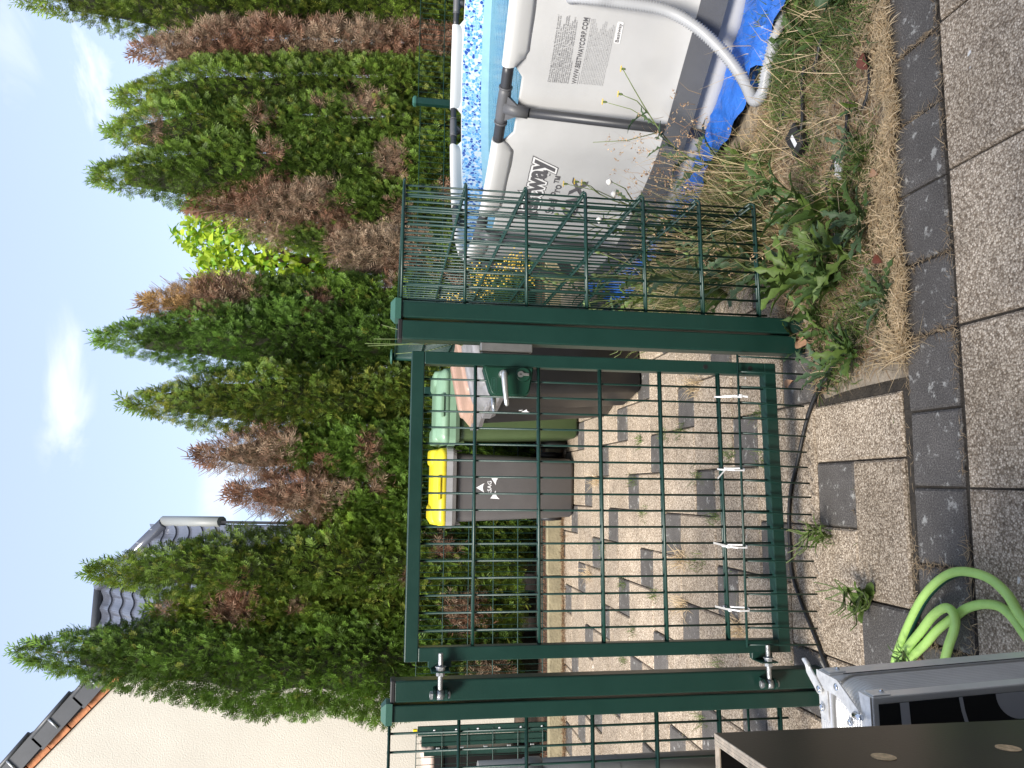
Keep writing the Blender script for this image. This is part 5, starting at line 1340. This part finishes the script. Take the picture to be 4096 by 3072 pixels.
stuff('grass', blades(4200, field(1.3, 3.2, -.42, .14, 60, .045), (.03, .11), .75, GRN_A, GRN_B, .0016, 5, .8),
      blades(4200, field(1.85, 2.9, -.42, .02, 34, .06), (.04, .13), .7, (.05, .10, .035), GRN_B, .0019, 6, .9),
      blades(2200, field(.85, 1.5, -.45, .0, 36, .04), (.03, .08), .6, GRN_A, GRN_B, .0016, 7, .7),
      blades(2600, field(1.32, 1.85, .1, 1.6, 50, .05), (.06, .28), 1.0, GRN_A, (.24,.27,.09), .0020, 8, .7))
stuff('dry_stalks', blades(230, field(1.30, 2.2, -.44, .2), (.08, .30), .75, TAN_A, TAN_B, .0013, 9, .6),
      blades(420, field(1.30, 1.75, .05, 1.0), (.20, .55), 1.15, (.30,.27,.12), TAN_B, .0015, 10, .4))
# seed panicles of the dry stalks
r = np.random.default_rng(77); sv, pv = [], []
for (x0, y0, H, n) in ((1.78,.34,.36,16),(1.84,.40,.42,18),(1.70,.24,.32,14),(1.93,.28,.30,12),(1.58,.15,.34,14),(1.40,.2,.32,12),(1.28,.05,.25,10),(1.86,.30,.24,12),(1.66,.40,.42,12)):
    for q in range(n):
        c = np.array([x0, y0, H])+r.normal(0, 1, 3)*np.array([.05, .045, .075]); pv.append(c)
        sv.append(c+r.normal(0, .0065, (7, 3)))
sv = np.concatenate(sv); pv = np.array(pv)
stuff('seed_heads', blades(len(sv), lambda r_, n: sv, (.006, .012), .6, (.34,.20,.12), (.58,.42,.25), .0026, 12, .1))
stuff('seed_stems', blades(len(pv), lambda r_, n: pv-np.array([0,0,.10])+r_.normal(0, .012, pv.shape), (.09, .13), 1.25, (.40,.24,.13), (.5,.36,.2), .0008, 13, .1))
def kerbline(r_, n):
    return np.c_[r_.uniform(-2.5, 1.4, n), 3.685-np.abs(r_.normal(0, .05, n)), r_.uniform(.001, .012, n)]
stuff('hedge_litter', blades(5200, kerbline, (.015, .05), .1, (.16,.09,.05), (.36,.24,.14), .0022, 14, .4),
      blades(3500, lambda r_, n: np.c_[r_.uniform(-2.5, 4, n), r_.uniform(3.76, 4.1, n), r_.uniform(.06, .08, n)], (.03, .09), .4, (.16,.07,.04), (.34,.2,.12), .0022, 15, .4))
# dirt, needles and moss caught in the paving joints
def joints(r_, n):
    a = r_.integers(-9, 9, n); b_ = r_.integers(-7, 9, n); px, py = 2*a-b_, a+2*b_
    e = r_.integers(0, 6, n); u_ = r_.uniform(0, 1, n)
    lx = np.where(e < 2, u_, np.where(e == 2, 1, np.where(e == 3, 0, u_*2)))+px; ly = np.where(e == 0, 0, np.where(e == 1, 1, np.where(e < 4, u_, np.where(e == 4, 3, 1))))+py
    X = LOX+LS*(math.cos(LA)*lx-math.sin(LA)*ly)+r_.normal(0, .004, n); Y = LOY+LS*(math.sin(LA)*lx+math.cos(LA)*ly)+r_.normal(0, .004, n)
    k = (X > -1.8) & (X < 1.5) & (Y > -.45) & (Y < 3.6) & (np.sin(X*7.3+Y*3.1)+np.sin(Y*5.7-X*2.2) > r_.uniform(-.6, 1.2, n))
    return np.c_[X[k], Y[k], np.full(k.sum(), .0005)]
stuff('joint_litter', blades(15000, joints, (.006, .026), .12, (.20,.13,.075), (.42,.32,.19), .0009, 16, .5), blades(3500, joints, (.006, .024), .8, GRN_A, GRN_B, .0012, 17, .5))
def border(r_, n):
    X = r_.uniform(-.4, 3, n); i_ = r_.integers(0, 2, n); Y = -.648-.0471*X+np.where(i_ == 0, 0, .187)+r_.normal(0, .004, n)
    j_ = r_.uniform(0, 1, n) < .4; Xj = .095+.1965*np.round((X-.095)/.1965); X = np.where(j_, Xj+r_.normal(0, .003, n), X); Y = np.where(j_, -.648-.0471*X+r_.uniform(0, .187, n), Y)
    k = np.sin(X*9)+np.sin(X*23+1) > r_.uniform(-1, 1.6, n)
    return np.c_[X[k], Y[k], np.full(k.sum(), .0008)]
stuff('joint_straw', blades(5000, border, (.006, .035), .1, (.22,.15,.09), (.50,.38,.24), .0008, 18, .5))
# grass tufts in the joints
JT = [(.612,1.86),(.63,2.62),(.42,1.70),(.81,1.10),(.81,1.34),(1.0,.93),(.60,.94),(.42,.76),(.2,.97),(0,1.17),(.01,1.55),(-.2,1.93),(.02,2.10),(.21,1.16),(.66,.60),(.80,.32),(.62,.32),(-.02,.58),(-.19,.78),(-.44,1.0),(.22,2.5),(.03,2.85),(-.4,2.1),(.83,1.72),(.36,-.05),(.86,-.50)]
for i, (x, y) in enumerate(JT):
    dry_ = i % 4 == 1
    def fx(r_, n, x=x, y=y): 
        return np.c_[r_.normal(0, .018, n), r_.normal(0, .035, n), np.full(n, .0)]
    V, Q, T = blades(46 if not dry_ else 70, fx, (.02, .065) if not dry_ else (.05, .13), .8, GRN_A if not dry_ else TAN_A, GRN_B if not dry_ else TAN_B, .0013, 100+i, .6)
    o = bpy.data.objects.new('grass_tuft', np_mesh('grass_tuft', V, Q, T, GRASSM)); link(o); o.location = (x+rnd.uniform(-.01,.01), y, 0)
    tag(o, 'small green grass tuft growing in a joint of the yard paving' if not dry_ else 'dry straw coloured grass tuft in a joint of the yard paving', 'grass tuft', 'grass tufts in the paving joints' if not dry_ else 'dry grass tufts in the paving joints')
